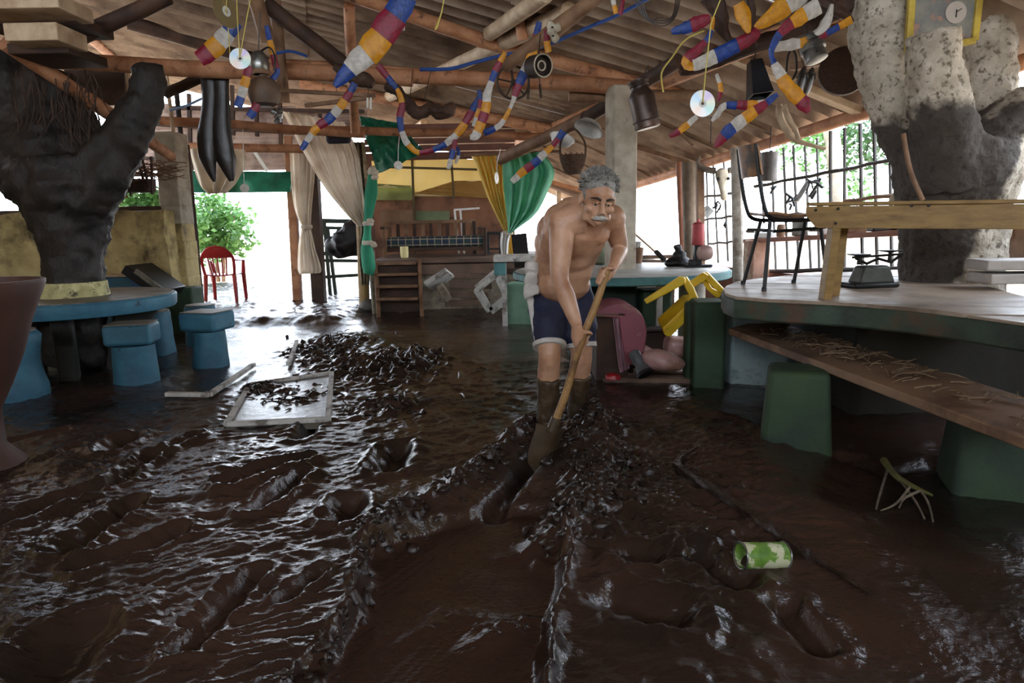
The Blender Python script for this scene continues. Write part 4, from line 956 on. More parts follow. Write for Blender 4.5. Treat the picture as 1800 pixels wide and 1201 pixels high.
# ------------------------------------------------------------------ pale tree growing through the big table
def stained_bark():
    m = M('rough_pale_bark', C('#a59986'), C('#cdc2b0'), 7, .85, bump=.85, bscale=22, c3=C('#6e6252'), s3=24, t3=(.53, .63), bdist=.025)
    nt = m.node_tree; N, L = nt.nodes, nt.links; b = N['Principled BSDF']; src = b.inputs['Base Color'].links[0].from_socket
    tc = N.new('ShaderNodeTexCoord'); sep = N.new('ShaderNodeSeparateXYZ'); L.new(tc.outputs['Object'], sep.inputs[0])
    ns = N.new('ShaderNodeTexNoise'); ns.inputs['Scale'].default_value = 3.5; ns.inputs['Detail'].default_value = 6; L.new(tc.outputs['Object'], ns.inputs['Vector'])
    # damp stain: runs down from the fork on the side facing the room
    def mr(o, a, bb):
        n = N.new('ShaderNodeMapRange'); n.inputs[1].default_value = a; n.inputs[2].default_value = bb; L.new(o, n.inputs[0]); return n.outputs[0]
    def ma(op, x, y):
        n = N.new('ShaderNodeMath'); n.operation = op
        for k, q in ((0, x), (1, y)):
            if isinstance(q, float): n.inputs[k].default_value = q
            else: L.new(q, n.inputs[k])
        return n.outputs[0]
    z = ma('ADD', sep.outputs[2], ma('MULTIPLY', ns.outputs[0], .5)); x = ma('ADD', sep.outputs[0], ma('MULTIPLY', ns.outputs[0], .5))
    xs_ = ma('SUBTRACT', x, ma('MULTIPLY', sep.outputs[2], .38))
    msk = ma('MULTIPLY', mr(z, 2.14, 2.06), mr(xs_, -.16, -.22)); msk = ma('MULTIPLY', msk, mr(x, .50, .42))
    mx = N.new('ShaderNodeMix'); mx.data_type = 'RGBA'; L.new(ma('MULTIPLY', msk, .92), mx.inputs[0]); L.new(src, mx.inputs[6]); mx.inputs[7].default_value = (*C('#2a211d'), 1); L.new(mx.outputs[2], b.inputs['Base Color']); return m
YR = 4.6; XR = at(1672, 500, YR).x
tr = thing('tree', 'pale thick many-limbed tree growing through the big plank table', 'tree', (XR, YR, 0))
mb = MB(); tq = lambda l: [at(x, y, YR+dy) for x, y, dy in l]
mb.tube([Vector((XR, YR, -.1)), Vector((XR, YR, .4))]+tq([(1672, 505, 0), (1672, 430, 0), (1675, 360, 0), (1684, 300, 0), (1695, 250, 0)]), [.33, .32, .315, .305, .32, .38, .36], 20, jit=.12)
mb.tube(tq([(1655, 340, 0), (1622, 280, .05), (1585, 215, .1), (1558, 150, .12), (1548, 70, .15), (1545, -40, .2)]), [.24, .185, .165, .165, .19, .2], 16, jit=.14)
mb.tube(tq([(1672, 310, -.12), (1664, 245, -.2), (1652, 185, -.26), (1643, 115, -.28), (1642, 58, -.28)]), [.25, .20, .165, .15, .15], 16, jit=.16)
mb.tube(tq([(1705, 290, .1), (1725, 220, .2), (1738, 140, .22), (1740, 60, .22), (1742, -40, .22)]), [.24, .175, .155, .15, .16], 16, jit=.12)
mb.tube(tq([(1705, 310, -.02), (1752, 255, -.05), (1800, 215, -.1), (1870, 165, -.15), (1960, 90, -.2)]), [.30, .24, .2, .18, .16], 16, jit=.14)
organic(mb, 'trunk', stained_bark(), tr, voxel=.018, smooth=3, disp=.016, dscale=.09, seed=4)
mb = MB(); P = smooth_path([at(1588, 235, 4.25), at(1600, 300, 4.22), at(1622, 352, 4.2)], 4); mb.tube(P, .014, 8, jit=.2); mb.build('vine', m_midwood, tr)
# framed picture between the limbs
pf = thing('picture_frame', 'yellow-framed picture wedged between limbs of the pale tree', 'picture', at(1655, 40, 4.42))
m_yframe = M('yellow_frame_paint', C('#c9b04a'), C('#a38a30'), 8, .5)
yf = 4.5; A0, A1 = at(1596, 92, yf), at(1712, 72, yf); B0, B1 = at(1606, -60, yf), at(1727, -70, yf)
for a, b, w in ((A0, B0, .035), (A1, B1, .04), (A0, A1, .045), (B0, B1, .045)):
    mb = MB(); mb.beam(a, b, .04, w, up=(0, 1, 0)); mb.build('frame_bar', m_yframe, pf, bevel=.005)
mb = MB(); mb.prism([A0, A1, B1, B0], (0, .015, 0)); mb.build('painting', M('faded_landscape_paint', C('#8d8a7c'), C('#4d5560'), 4.5, .5, c3=C('#a07a66'), s3=5, t3=(.52, .58)), pf)
cpt = at(1680, 22, yf-.008); mb = MB(); mb.lathe(cpt, [(.005, -.004), (.065, -.004), (.065, .0)], 20, axis=(0, 1, 0)); mb.build('pale_disc', M('pale_disc_paint', C('#b0a69a'), rough=.6), pf)
mb = MB(); mb.beam(cpt+Vector((0, -.008, 0)), cpt+Vector((.03, -.008, .02)), .004, .006, up=(0, 1, 0)); mb.beam(cpt+Vector((0, -.008, .015)), cpt+Vector((0, -.008, -.03)), .004, .006, up=(0, 1, 0)); mb.build('hand', m_black, pf)

# ------------------------------------------------------------------ big table
TZ = .75
near = [(1268, 509), (1272, 517), (1290, 523), (1350, 528), (1420, 531), (1500, 535), (1550, 539), (1600, 543), (1660, 550), (1720, 557), (1800, 568), (1900, 582), (2000, 596), (2150, 618)]
far = [(2050, 474), (1900, 474), (1590, 474), (1520, 477), (1450, 481), (1380, 485), (1330, 490), (1290, 497), (1274, 503)]
m_edge = M('dark_green_stained_edge', C('#39493a'), C('#20261f'), 5, .6, bump=.4, c3=C('#4d3a28'), s3=4)
m_top = M('dusty_plank_top', C('#8b7967'), C('#a08d7a'), 3, .5, bump=.2, c3=C('#6a5a4b'), s3=2, stretch=(1, 1, 1), rvar=.12)
bt = thing('big_table', 'big rounded plank-topped table around the pale tree', 'table', (2.6, 4.2, 0))
poly = [on(x, y, TZ) for x, y in near+far]; poly = [Vector((min(p.x, 3.25), p.y, p.z)) for p in poly]
mb = MB(); mb.prism([p-Vector((0, 0, .012)) for p in poly], (0, 0, -.11)); mb.build('table_slab', m_edge, bt, bevel=.012)
# plank top: boards cut to the outline, running along X
def clip_poly(poly, axis, lo, hi):
    for sgn, lim in ((1, lo), (-1, -hi)):
        out = []
        for i in range(len(poly)):
            a, b = poly[i], poly[(i+1) % len(poly)]; fa, fb = sgn*a.dot(axis)-lim, sgn*b.dot(axis)-lim
            if fa >= 0: out.append(a)
            if (fa >= 0) != (fb >= 0): out.append(a+(b-a)*(fa/(fa-fb)))
        poly = out
        if len(poly) < 3: return []
    return poly
cpoly = sum(poly, Vector())/len(poly); small = [cpoly+(p-cpoly)*.985 for p in poly]
axis = Vector((.35, .94, 0)).normalized(); ss = [p.dot(axis) for p in small]; s0 = min(ss)
while s0 < max(ss):
    s1 = s0+random.uniform(.30, .46); pc = clip_poly(small, axis, s0+.006, s1-.006)
    if len(pc) >= 3:
        dz = random.uniform(0, .006); mb = MB(); mb.prism([p-Vector((0, 0, .014)) for p in pc], (0, 0, .014+dz)); mb.build('plank', m_top, bt, bevel=.003)
    s0 = s1
m_paleblue = M('pale_blue_worn_masonry', C('#7d9091'), C('#a3b0ad'), 4, .7, bump=.4, bscale=18, c3=C('#5b6a66'), s3=4)
def block(px0, px1, pyb, h, depth, mat, nm, parent, rot=0.0, taper=1.0):
    a, b = on(px0, pyb, 0), on(px1, pyb, 0); w = (b-a).length; mb = MB(); c = (a+b)/2
    mb.box((c.x, c.y+depth/2, h/2-.04), (w, depth, h+.08), rotz(rot), taper=taper); return mb.build(nm, mat, parent, bevel=.025, seg=3)
block(1282, 1388, 676, .625, .35, m_paleblue, 'support', bt)
mb = MB(); mb.box((2.62, 4.55, .3), (1.15, 1.1, .68), taper=.9); mb.build('pedestal', M('dark_damp_stone', C('#211f1a'), C('#2c2a24'), 5, .8, bump=.4), bt, bevel=.05)
a = on(1800, 700, 0); mb = MB(); mb.box((a.x+.2, a.y+.3, .3), (.35, .3, .66)); mb.build('support', m_teal, bt, bevel=.03)
o = block(1222, 1278, 684, .62, .30, m_green, 'plinth', None, rot=-.12); tag(o, 'green masonry plinth touching the tip of twig-strewn bench', 'plinth')
o = block(1205, 1232, 674, .6, .12, m_green, 'plinth', None); tag(o, 'green plinth half hidden behind the other, beside yellow chair', 'plinth')
# bench with twigs
wb = thing('plank_bench', 'long twig-strewn plank bench on green tapered piers', 'bench', (1.7, 3.2, 0))
q = [on(1281, 577, .45), on(1347, 560, .45), on(1850, 712, .42), on(1850, 788, .42)]
q2 = [q[0].lerp(q[3], 1.0), q[1].lerp(q[2], 1.0)]
m_bench = M('muddy_bench_plank', C('#8a6c52'), C('#73573f'), 3, .65, bump=.3, c3=C('#5b4130'), s3=3)
mb = MB(); mb.prism([q[0], q[1], q[2], q[3]], (0, 0, -.045)); mb.build('seat_plank', m_bench, wb, bevel=.006)
for (px, py, w, hh) in ((1420, 792, .36, .415), (1800, 886, .42, .385)):
    a = on(px, py, 0); mb = MB(); mb.box((a.x, a.y+.17, hh/2-.045), (w, .34, hh+.07), rotz(-.35), taper=.82); mb.build('pier', M('mossy_green_pier', C('#33482a'), C('#223428'), 3, .75, bump=.4, bscale=18, c3=C('#25352a'), s3=3), wb, bevel=.03, seg=3)
mb = MB(); rnd = random.Random(21)
for i in range(170):
    u = rnd.uniform(.12, .98) if rnd.random() < .5 else min(.98, max(.05, rnd.gauss(.42, .09))); v = rnd.uniform(.25, .95)
    p = q[0].lerp(q[3], u).lerp(q[1].lerp(q[2], u), v); an = rnd.gauss(.9, .8); L = rnd.uniform(.02, .075)
    d = Vector((math.cos(an), math.sin(an), rnd.uniform(-.05, .15)))*L; p.z += .006+rnd.uniform(0, .012); mb.tube([p-d, p+Vector((0, 0, .004)), p+d], [.003, .0035, .002], 5)
o = mb.build('dry_twigs', M('dry_twig', C('#8d7458'), C('#5f4936'), 20, .8)); tag(o, 'scattered dry twigs lying along the plank bench', 'twigs', kind='stuff')

# wooden chair standing on the big table
ch = thing('school_chair', 'wooden-backed chair with black tube legs standing on the big table', 'chair', (1.72, 4.36, TZ))
m_ply = M('worn_plywood', C('#9c6c38'), C('#7a5026'), 5, .5, bump=.15, c3=C('#3d2814'), s3=7)
zs = 1.205; RF, RN, FF, FN = Vector((1.56, 4.58, TZ)), Vector((1.54, 4.14, TZ)), Vector((1.90, 4.58, TZ)), Vector((1.95, 4.18, TZ))
tops = {0: Vector((1.64, 4.52, zs-.03)), 1: Vector((1.58, 4.20, zs-.03)), 2: Vector((1.93, 4.52, zs-.03)), 3: Vector((1.90, 4.22, zs-.08))}
for b, k in ((RF, 0), (RN, 1), (FF, 2), (FN, 3)):
    mb = MB(); mb.tube([b, b.lerp(tops[k], .9), tops[k]], .0125, 8); mb.build('leg', m_black, ch)
    mb = MB(); mb.lathe(b, [(.016, .0), (.016, .025), (.012, .03)], 8); mb.build('foot_cap', m_black, ch)
for y in (4.2, 4.52):
    mb = MB(); P = smooth_path([(1.475, y, 1.63), (1.50, y, 1.45), (1.545, y, 1.25), (1.60, y, 1.185), (1.75, y, 1.175), (1.92, y, 1.18)], 4); mb.tube(P, .0125, 8); mb.build('back_tube', m_black, ch)
mb = MB(); mb.tube([(1.56, 4.2, 1.12), (1.56, 4.52, 1.12)], .010, 6); mb.tube([(1.6, 4.2, 1.11), (1.92, 4.2, 1.13)], .010, 6); mb.build('stretcher', m_black, ch)
rows = []
for j in range(9):
    x = 1.56+j*.047; rows.append([Vector((x, 4.16+i*.055, zs+.012*math.cos(j/8*2*math.pi)-.012*math.sin(i/7*math.pi)-(.02 if j == 8 else 0))) for i in range(8)])
mb = MB(); mb.grid(rows, thick=.014); mb.build('seat', m_ply, ch)
rows = []
for j in range(7):
    z = 1.44+j*.032; rows.append([Vector((1.495-.035*(j/6)-.05*math.sin(i/7*math.pi)+.03, 4.19+i*.046, z-(.012 if i in (0, 7) and j in (0, 6) else 0)*(1 if j == 6 else -1))) for i in range(8)])
mb = MB(); mb.grid(rows, thick=.014); mb.build('backrest', m_ply, ch)
# pine bench standing on the table
m_pine = M('pine_wood', C('#98783f'), C('#7b5d2d'), 4, .5, bump=.15, stretch=(.6, 3, 8), c3=C('#6e5126'), s3=6, t3=(.6, .75))
pb = thing('pine_bench', 'yellow pine bench standing on the big table before the pale tree', 'bench', (2.3, 3.6, TZ))
PL, PR = at(1417, 358, 3.72), at(1900, 351, 3.05); d = (PR-PL); dn = d.normalized(); dn.z = 0; sd = Vector((-dn.y, dn.x, 0)).normalized()
zt1, zt2 = PL.z, PR.z
def P3(u, w, z): p = PL+(PR-PL)*u; return Vector((p.x, p.y, 0))+sd*w+Vector((0, 0, z+lerp(zt1, zt2, u)))
mb = MB(); mb.prism([P3(0, 0, -.012), P3(1, 0, -.012), P3(1, .3, -.012), P3(0, .3, -.012)], (0, 0, .018)); mb.build('seat_plank', m_pine, pb, bevel=.003)
for w in (0.0, .27):
    mb = MB(); mb.prism([P3(0, w, -.015), P3(0, w, -.06), P3(.045, w, -.125), P3(.06, w, -.13), P3(1, w, -.13), P3(1, w, -.015)], sd*.028); mb.build('side_board', m_pine, pb, bevel=.003)
for u in (.125, .97):
    for w in (.035, .235):
        b = P3(u, w, 0); mb = MB(); mb.beam((b.x-(.03 if u < .5 else -.02), b.y, TZ+.002), (b.x, b.y, b.z-.09), .045, .07, up=(0, 1, 0)); mb.build('leg', m_pine, pb, bevel=.004)
for px, py in ((1440, 369), (1490, 367), (1486, 393), (1642, 363), (1675, 363)):
    u = (px-1417)/483; u = u*3.05/(3.72-(3.72-3.05)*u) if False else u
    p = P3(u*.93, -.004, -(py-357)*.0029); mb = MB(); mb.lathe(p, [(.008, 0), (.006, .006)], 8, axis=tuple(-sd)); mb.build('bolt', m_black, pb)
# balance scale
sc = thing('balance_scale', 'old black iron balance scale on the big table by the trunk', 'scale', on(1540, 507, TZ))
p = on(1538, 508, TZ); yb = p.y+.08; sx = p.y/F_PX
mb = MB(); mb.box((p.x, yb, TZ+.02), (.30, .18, .03), rotz(.15)); mb.build('foot_plate', m_black, sc, bevel=.01)
m_iron = M('grey_cast_iron', C('#4c4d47'), C('#34352f'), 8, .5, .4, bump=.2)
mb = MB(); mb.box((p.x+.015, yb, TZ+.085), (.24, .14, .11), rotz(.15), taper=.72); mb.build('housing', m_iron, sc, bevel=.015)
mb = MB(); mb.beam((p.x-.11, yb, TZ+.19), (p.x+.20, yb, TZ+.205), .02, .014); mb.tube([(p.x-.09, yb, TZ+.185), (p.x-.02, yb, TZ+.15), (p.x+.05, yb, TZ+.18), (p.x+.13, yb, TZ+.155), (p.x+.19, yb, TZ+.2)], .010, 6); mb.build('beam', m_black, sc)
for dx, zz in ((-.07, .205), (.12, .225)):
    mb = MB(); mb.lathe((p.x+dx, yb, TZ+zz-.06), [(.012, 0), (.01, .05), (.065, .06), (.07, .066), (.01, .062)], 14); mb.build('pan_holder', m_black, sc)
# white boards at the right end of the table
for k, (y0, y1, lab) in enumerate(((503, 480, 'lower of two stacked white boards on the big table'), (479, 456, 'upper of two stacked white boards on the big table'))):
    A = at(1748-k*2, y0, 3.9); B = at(1930, y1, 3.9); mb = MB(); mb.box(((A.x+B.x)/2, 4.02, (A.z+B.z)/2+.004), (B.x-A.x, .25, (B.z-A.z)*.93), rotz(-.08-.05*k)); o = mb.build('white_board', M('whitewashed_board', C('#b9b3ac'), C('#989088'), 5, .7, bump=.2), bevel=.008); tag(o, lab, 'board')

# ------------------------------------------------------------------ back table with concrete column
cX, cY = at(1090, 450, 6.3).x, 6.3
co_ = struct('wall_column', (cX, cY, 0), 'square concrete column rising through the teal table')
mb = MB(); mb.box((cX+.0, cY, 1.15), (.225, .225, 2.4), rotz(.22)); mb.build('shaft', m_concrete, co_, bevel=.015)
kt = thing('teal_table', 'teal-edged round table around the concrete column', 'table', (cX, cY, 0))
mb = MB(); mb.lathe((cX, cY, .68), [(.17, 0), (.97, 0), (.985, .01), (.985, .06), (.97, .07), (.17, .07)], 48); mb.build('tabletop', m_teal, kt)
mb = MB(); mb.lathe((cX, cY, .75), [(.17, 0), (.965, 0), (.96, .004), (.17, .004)], 48); mb.build('top_surface', M('pale_dusty_top', C('#b4b2ab'), C('#8f8d85'), 3, .45), kt)
mb = MB(); mb.box((cX-.2, cY-.1, .32), (.6, .55, .72)); mb.build('pedestal', M('dark_green_masonry', C('#24382c'), C('#1a2820'), 4, .8, bump=.3), kt, bevel=.03)
a = on(1120, 600, 0); mb = MB(); mb.box((a.x, 5.95, .3), (.25, .3, .6)); mb.build('support', m_green, kt, bevel=.02)
p = at(1158, 560, 5.75); mb = MB(); mb.box((p.x, 5.75, .32), (.05, .05, .7)); mb.build('leg', m_greywood, kt)
mb = MB(); p = at(1215, 560, 6.2); mb.tube([(p.x, 6.2, -.05), (p.x, 6.2, .67)], .12, 12, jit=.1); mb.build('support', m_concrete, kt)
def onb(px, py): return on(px, py, .756)
p = onb(1109, 462); s = p.y/F_PX; t = thing('bucket', 'battered grey bucket on the teal table beside the column', 'bucket', p)
mb = MB(); mb.lathe(p, [(.075, 0), (.08, .01), (.1, .2), (.106, .215), (.098, .215), (.078, .02), (.03, .015)], 20, jit=.05); mb.build('body', M('battered_zinc', C('#8f8d88'), C('#5a5751'), 8, .5, .4, bump=.3), t)
mb = MB(); mb.tube(smooth_path([p+Vector((-.1, 0, .2)), p+Vector((-.06, -.09, .16)), p+Vector((.06, -.09, .15)), p+Vector((.1, 0, .2))], 4), .004, 5); mb.build('handle', m_wire, t)
p = onb(1054, 466); mb = MB(); mb.lathe(p, [(.05, 0), (.09, .03), (.1, .1), (.09, .17), (.06, .21), (.065, .23), (.045, .23)], 20); o = mb.build('jar', M('greenish_glazed_pot', C('#6f7458'), C('#4f5440'), 5, .4)); tag(o, 'squat greenish jar on the teal table behind the man\'s arm', 'jar')
p = onb(1123, 463); mb = MB(); mb.lathe(p, [(.03, 0), (.045, .15), (.047, .16), (.04, .16), (.03, .02)], 14); o = mb.build('cup', m_midwood); tag(o, 'dark tall cup on the teal table right of the bucket', 'cup')
o['label'] = 'dark tall cup standing close beside the battered bucket'
p = onb(1192, 468); fg = thing('figurine', 'black lumpy seated figurine on the teal table', 'figurine', p)
mb = MB(); mb.ball(p+Vector((0, 0, .04)), (.12, .08, .05), 12, jit=.4); mb.ball(p+Vector((.01, 0, .09)), (.07, .06, .06), 10, jit=.3); mb.ball(p+Vector((.0, 0, .16)), (.035, .035, .05), 10); mb.ball(p+Vector((-.03, -.02, .18)), (.03, .025, .025), 8); mb.ball(p+Vector((-.08, -.02, .03)), (.06, .05, .04), 8)
organic(mb, 'body', m_black, fg, voxel=.012, smooth=2)
p = onb(1228, 470); g = thing('burner', 'red cylinder and round tank burner on the teal table', 'burner', p); z = p.z
mb = MB(); mb.lathe(p+Vector((0, .05, .2)), [(.05, 0), (.055, .01), (.055, .19), (.04, .2), (.015, .21), (.012, .235)], 16); mb.build('cylinder', M('faded_red_metal', C('#a8474a'), C('#84302f'), 5, .5, .2), g)
mb = MB(); mb.lathe(p+Vector((.05, 0, .13)), [(.02, -.07), (.06, -.055), (.075, 0), (.06, .055), (.02, .07)], 16, axis=(1, .2, 0)); mb.build('tank', M('dull_pink_metal', C('#9a7a70'), C('#6d544c'), 6, .5, .3), g)
mb = MB(); mb.box(p+Vector((0, .05, .1)), (.07, .07, .2)); mb.box(p+Vector((0, .04, .012)), (.24, .14, .022)); mb.box(p+Vector((-.06, .02, .04)), (.05, .05, .06)); mb.build('stand', m_black, g, bevel=.006)
a = at(1112, 408, 6.4); b = onb(1170, 459); mb = MB(); hm = thing('hammer', 'long-handled hammer leaning from the column onto the teal table', 'hammer', b)
mb.tube([a, b], .010, 7); mb.build('handle', m_midwood, hm); mb = MB(); mb.beam(at(1153, 442, 6.2), at(1168, 458, 6.1), .03, .03); mb.build('head', m_black, hm)

# ------------------------------------------------------------------ soaked armchair heap
m_maroon = M('maroon_vinyl', C('#8d4a55'), C('#7a3d49'), 3, .4, c3=C('#a57a66'), s3=3, t3=(.5, .6)); m_pinkc = M('muddy_pink_vinyl', C('#b58f8a'), C('#9c746b'), 4, .4, c3=C('#7d5a48'), s3=4)
ac = thing('armchair', 'wrecked maroon armchair with curved back behind the man', 'armchair', (at(1090, 655, 5.0).x, 5.1, 0))
pts = smooth_path([at(x, y, 4.95) for x, y in ((1048, 556), (1058, 543), (1082, 535), (1108, 537), (1128, 553), (1137, 583), (1132, 614), (1118, 642))], 4)+[at(1100, 642, 4.95), at(1088, 560, 4.95)]
mb = MB(); mb.prism(pts, (0, .42, 0)); mb.build('padded_back', m_maroon, ac, bevel=.025, seg=4, ang=60)
A = at(1047, 655, 5.02); B = at(1106, 556, 5.02); mb = MB(); mb.box(((A.x+B.x)/2, 5.2, (B.z)/2), (B.x-A.x-.01, .36, B.z+.02)); mb.build('base_box', m_darkwood, ac, bevel=.01)
drp = []
A = at(1080, 558, 4.98)
o = drape([(1077, 557, 1106, 553), (1082, 600, 1106, 600), (1087, 640, 1106, 640), (1090, 655, 1104, 648)], 4.98, 3, .018, 'torn_cover', M('torn_mauve_cloth', C('#a3808a'), C('#86626b'), 5, .6), ac, n=18)
mb = MB(); p = at(1078, 655, 4.95); mb.ball((p.x, 4.95, .05), (.06, .05, .03), 10, jit=.4); mb.build('red_scrap', m_rplastic, ac)
A = at(1055, 548, 4.97); B = at(1100, 556, 4.97); mb = MB(); mb.box(((A.x+B.x)/2-.02, 5.1, B.z+.015), (B.x-A.x+.03, .3, .03)); mb.build('flap', M('wet_cardboard', C('#8a6a58'), C('#6d5040'), 4, .7), ac, bevel=.006)
def cushion(px, py, Y, size, rot, mat, label, R=None):
    p = at(px, py, Y); mb = MB(); mb.ball(p, size, 16, R, jit=.12); o = mb.build('cushion', mat, ang=80); return tag(o, label, 'cushion')
cushion(1165, 634, 4.75, (.16, .12, .075), 0, m_pinkc, 'bulging muddy pink cushion beside the grey torch', Matrix.Rotation(.22, 3, 'Y') @ Matrix.Identity(3))
p = at(1194, 609, 5.15); mb = MB(); mb.box(p, (.22, .22, .14), Matrix.Rotation(.12, 3, 'Y')); o = mb.build('cushion', m_pinkc, bevel=.045, seg=4); tag(o, 'boxy muddy pink cushion in front of the green plinth', 'cushion')
mb = MB(); mb.tube([at(1130, 612, 5.0), at(1165, 628, 5.0)], [.05, .03], 8, squash=.6); o = mb.build('cushion', m_pinkc); tag(o, 'narrow pale strip of padding tucked behind the bulging cushion', 'cushion')
tc_ = thing('torch', 'grey plastic torch lying against the wrecked armchair', 'torch', at(1124, 650, 4.72)); a, b = at(1113, 618, 4.8), at(1133, 656, 4.7)
ax = (b-a).normalized(); L = (b-a).length; mb = MB(); mb.lathe(a, [(.02, 0), (.042, .01), (.044, L*.5), (.036, L*.6), (.05, L*.85), (.054, L)], 14, axis=tuple(ax)); mb.build('barrel', M('grey_plastic', C('#56595a'), C('#414446'), 6, .4), tc_)
mb = MB(); mb.lathe(b, [(.055, -.01), (.058, .015), (.04, .02), (.01, .012)], 14, axis=tuple(ax)); mb.build('lens_ring', m_black, tc_)
for k, (px, py, w, lab) in enumerate(((1152, 656, .30, 'muddy broken board at the torch end of the cushion heap'), (1178, 650, .42, 'broad muddy board directly below the bulging pink cushion'), (1205, 655, .28, 'muddy broken board jutting out at the green plinth'), (1190, 661, .34, 'front broken board lying lowest below the pink cushions'))):
    p = on(px, py, .03); mb = MB(); mb.box((p.x, p.y+.1, .02+k*.012), (w, .2, .018), Matrix.Rotation((-.2, .1, .25, -.08)[k], 3, 'Z') @ Matrix.Rotation(.03*(k-1.5), 3, 'Y')); o = mb.build('broken_board', m_stagewood, bevel=.004); tag(o, lab, 'board')
a, b = on(1060, 664, .02), on(1225, 666, .02); mb = MB(); mb.beam((a.x, a.y, .01), (b.x, b.y, .01), .18, .06); o = mb.build('muddy_plank', m_stagewood, bevel=.008); tag(o, 'long muddy plank lying before the armchair heap', 'plank')
# overturned yellow chair
yc = thing('plastic_chair', 'yellow plastic chair overturned behind the green plinths', 'chair', (at(1200, 580, 5.1).x, 5.1, .2)); Yy = 5.1
for nm, Yq, pp in (('leg', 4.98, ((1131, 527), (1194, 486), (1204, 489), (1205, 499), (1137, 535))), ('leg', 5.04, ((1196, 487), (1207, 487), (1219, 505), (1228, 528), (1225, 536), (1209, 538), (1212, 521), (1203, 504))),
                   ('apron', 5.12, ((1203, 501), (1235, 479), (1245, 484), (1238, 494), (1210, 512))), ('leg', 5.2, ((1234, 478), (1244, 479), (1276, 512), (1276, 523), (1262, 513), (1237, 490))),
                   ('leg', 5.24, ((1230, 490), (1240, 489), (1251, 507), (1268, 516), (1280, 526), (1258, 523), (1243, 510))), ('seat', 5.02, ((1164, 577), (1211, 533), (1229, 531), (1226, 546), (1178, 593), (1169, 590)))):
    mb = MB(); mb.prism([at(x, y, Yq) for x, y in pp], (0.02, .28 if nm == 'seat' else .06, .03 if nm == 'seat' else 0)); mb.build(nm, m_yplastic, yc, bevel=.008, seg=3)
mb = MB(); mb.beam(at(1166, 583, 5.0), at(1222, 535, 5.0), .012, .012); mb.build('seat_rib', m_yplastic, yc, bevel=.003)
p = at(1152, 580, 5.45); mb = MB(); mb.box((p.x, 5.5, p.z), (.3, .16, .02), rotz(.2)); mb.box((p.x, 5.5, p.z/2-.01), (.26, .14, p.z-.02)); o = mb.build('crate', m_darkwood, bevel=.005); tag(o, 'dark crate with wet pale lid under the yellow chair', 'crate')

# ------------------------------------------------------------------ things in the mud
tn = thing('tin_can', 'green labelled tin can lying open in the dark mud', 'can', onmud(1338, 998)); p = onmud(1338, 1000); s = p.y/F_PX
a = at(1302, 977, p.y-.0); b = at(1378, 976, p.y+.03); ax = (b-a).normalized(); L = (b-a).length; R_ = 25*s
m_label = M('green_printed_label', C('#4f7a2c'), C('#7fa23f'), 20, .4, c3=C('#c6c7a2'), s3=16, t3=(.5, .54))
mb = MB(); mb.lathe(a, [(.002, L-.008), (R_*.94, L-.010), (R_*.94, .002), (R_*.97, 0), (R_*.99, .004), (R_*.99, L-.004), (R_*.97, L), (.002, L-.003)], 28, axis=tuple(ax)); mb.build('body', m_label, tn)
for z in (0, L): mb = MB(); ring(mb, a+ax*z, ax, R_*.99, .0035); mb.build('rim', m_steel, tn)
mb = MB(); P = smooth_path([onmud(x, y)+Vector((0, 0, .012)) for x, y in ((1225, 790), (1192, 822), (1255, 868), (1340, 925), (1395, 965), (1425, 985))], 8); mb.tube(P, interp([.006, .02, .02, .022, .022, .012], len(P)), 9, jit=.5); o = mb.build('muddy_branch', m_mudlump); tag(o, 'long mud-caked branch pointing towards the tin can', 'branch')
mb = MB(); P = smooth_path([onmud(x, y)+Vector((0, 0, .006)) for x, y in ((1430, 985), (1475, 1012), (1530, 1045))], 6); mb.tube(P, .008, 7, jit=.4); o = mb.build('muddy_branch', m_mudlump); tag(o, 'thin muddy stick continuing past the tin can', 'branch')
br = thing('branch', 'greenish twiggy branch stuck in mud under the plank bench', 'branch', onmud(1580, 900))
hz = lambda x, y, h: onmud(x, y)+Vector((0, 0, .35*h+.006))
mb = MB(); P = smooth_path([hz(1552, 822, .09), hz(1575, 850, .08), hz(1605, 868, .07), hz(1638, 882, .06)], 4); mb.tube(P, interp([.016, .014, .011, .005], len(P)), 8, jit=.3); mb.build('stem', M('mossy_bark', C('#6a6b32'), C('#4c4a24'), 14, .7), br)
for pts in ([(1600, 866, .07), (1575, 892, .03), (1548, 900, .0)], [(1618, 874, .065), (1632, 895, .04), (1640, 920, .0)], [(1560, 835, .085), (1545, 880, .03), (1540, 898, 0)], [(1580, 855, .08), (1610, 890, .03), (1625, 915, 0)], [(1618, 874, .065), (1590, 885, .05), (1580, 897, .01)]):
    mb = MB(); P = smooth_path([hz(*q_) for q_ in pts], 4); mb.tube(P, interp([.006, .005, .003], len(P)), 6, jit=.3); mb.build('twig', M('grey_twig', C('#8d8170'), C('#5a5044'), 14, .8), br)
fp = thing('framed_panel', 'flat framed panel half sunk in mud near debris clumps', 'panel', onmud(500, 700))
cs = [on(x, y, .03) for x, y in ((398, 746), (577, 737), (583, 656), (440, 676))]
mb = MB(); mb.prism([c-Vector((0, 0, .008)) for c in cs], (0, 0, -.05)); mb.build('sheet', M('wet_pale_sheet', C('#6b6355'), C('#4a4036'), 3, .3, c3=C('#33271f'), s3=5, t3=(.48, .56), bump=.4, bscale=16), fp)
for i in range(4):
    mb = MB(); mb.beam(cs[i], cs[(i+1) % 4], .035, .03); mb.build('frame_edge', m_greywood, fp, bevel=.004)
fp = thing('frame_strips', 'two pale battens joined in a corner lying on the mud', 'battens', onmud(370, 693))
for a, b in (((292, 693), (368, 694)), ((368, 694), (446, 641))):
    mb = MB(); mb.beam(on(*a, .04), on(*b, .04), .04, .03); mb.build('batten', m_greywood, fp, bevel=.004)
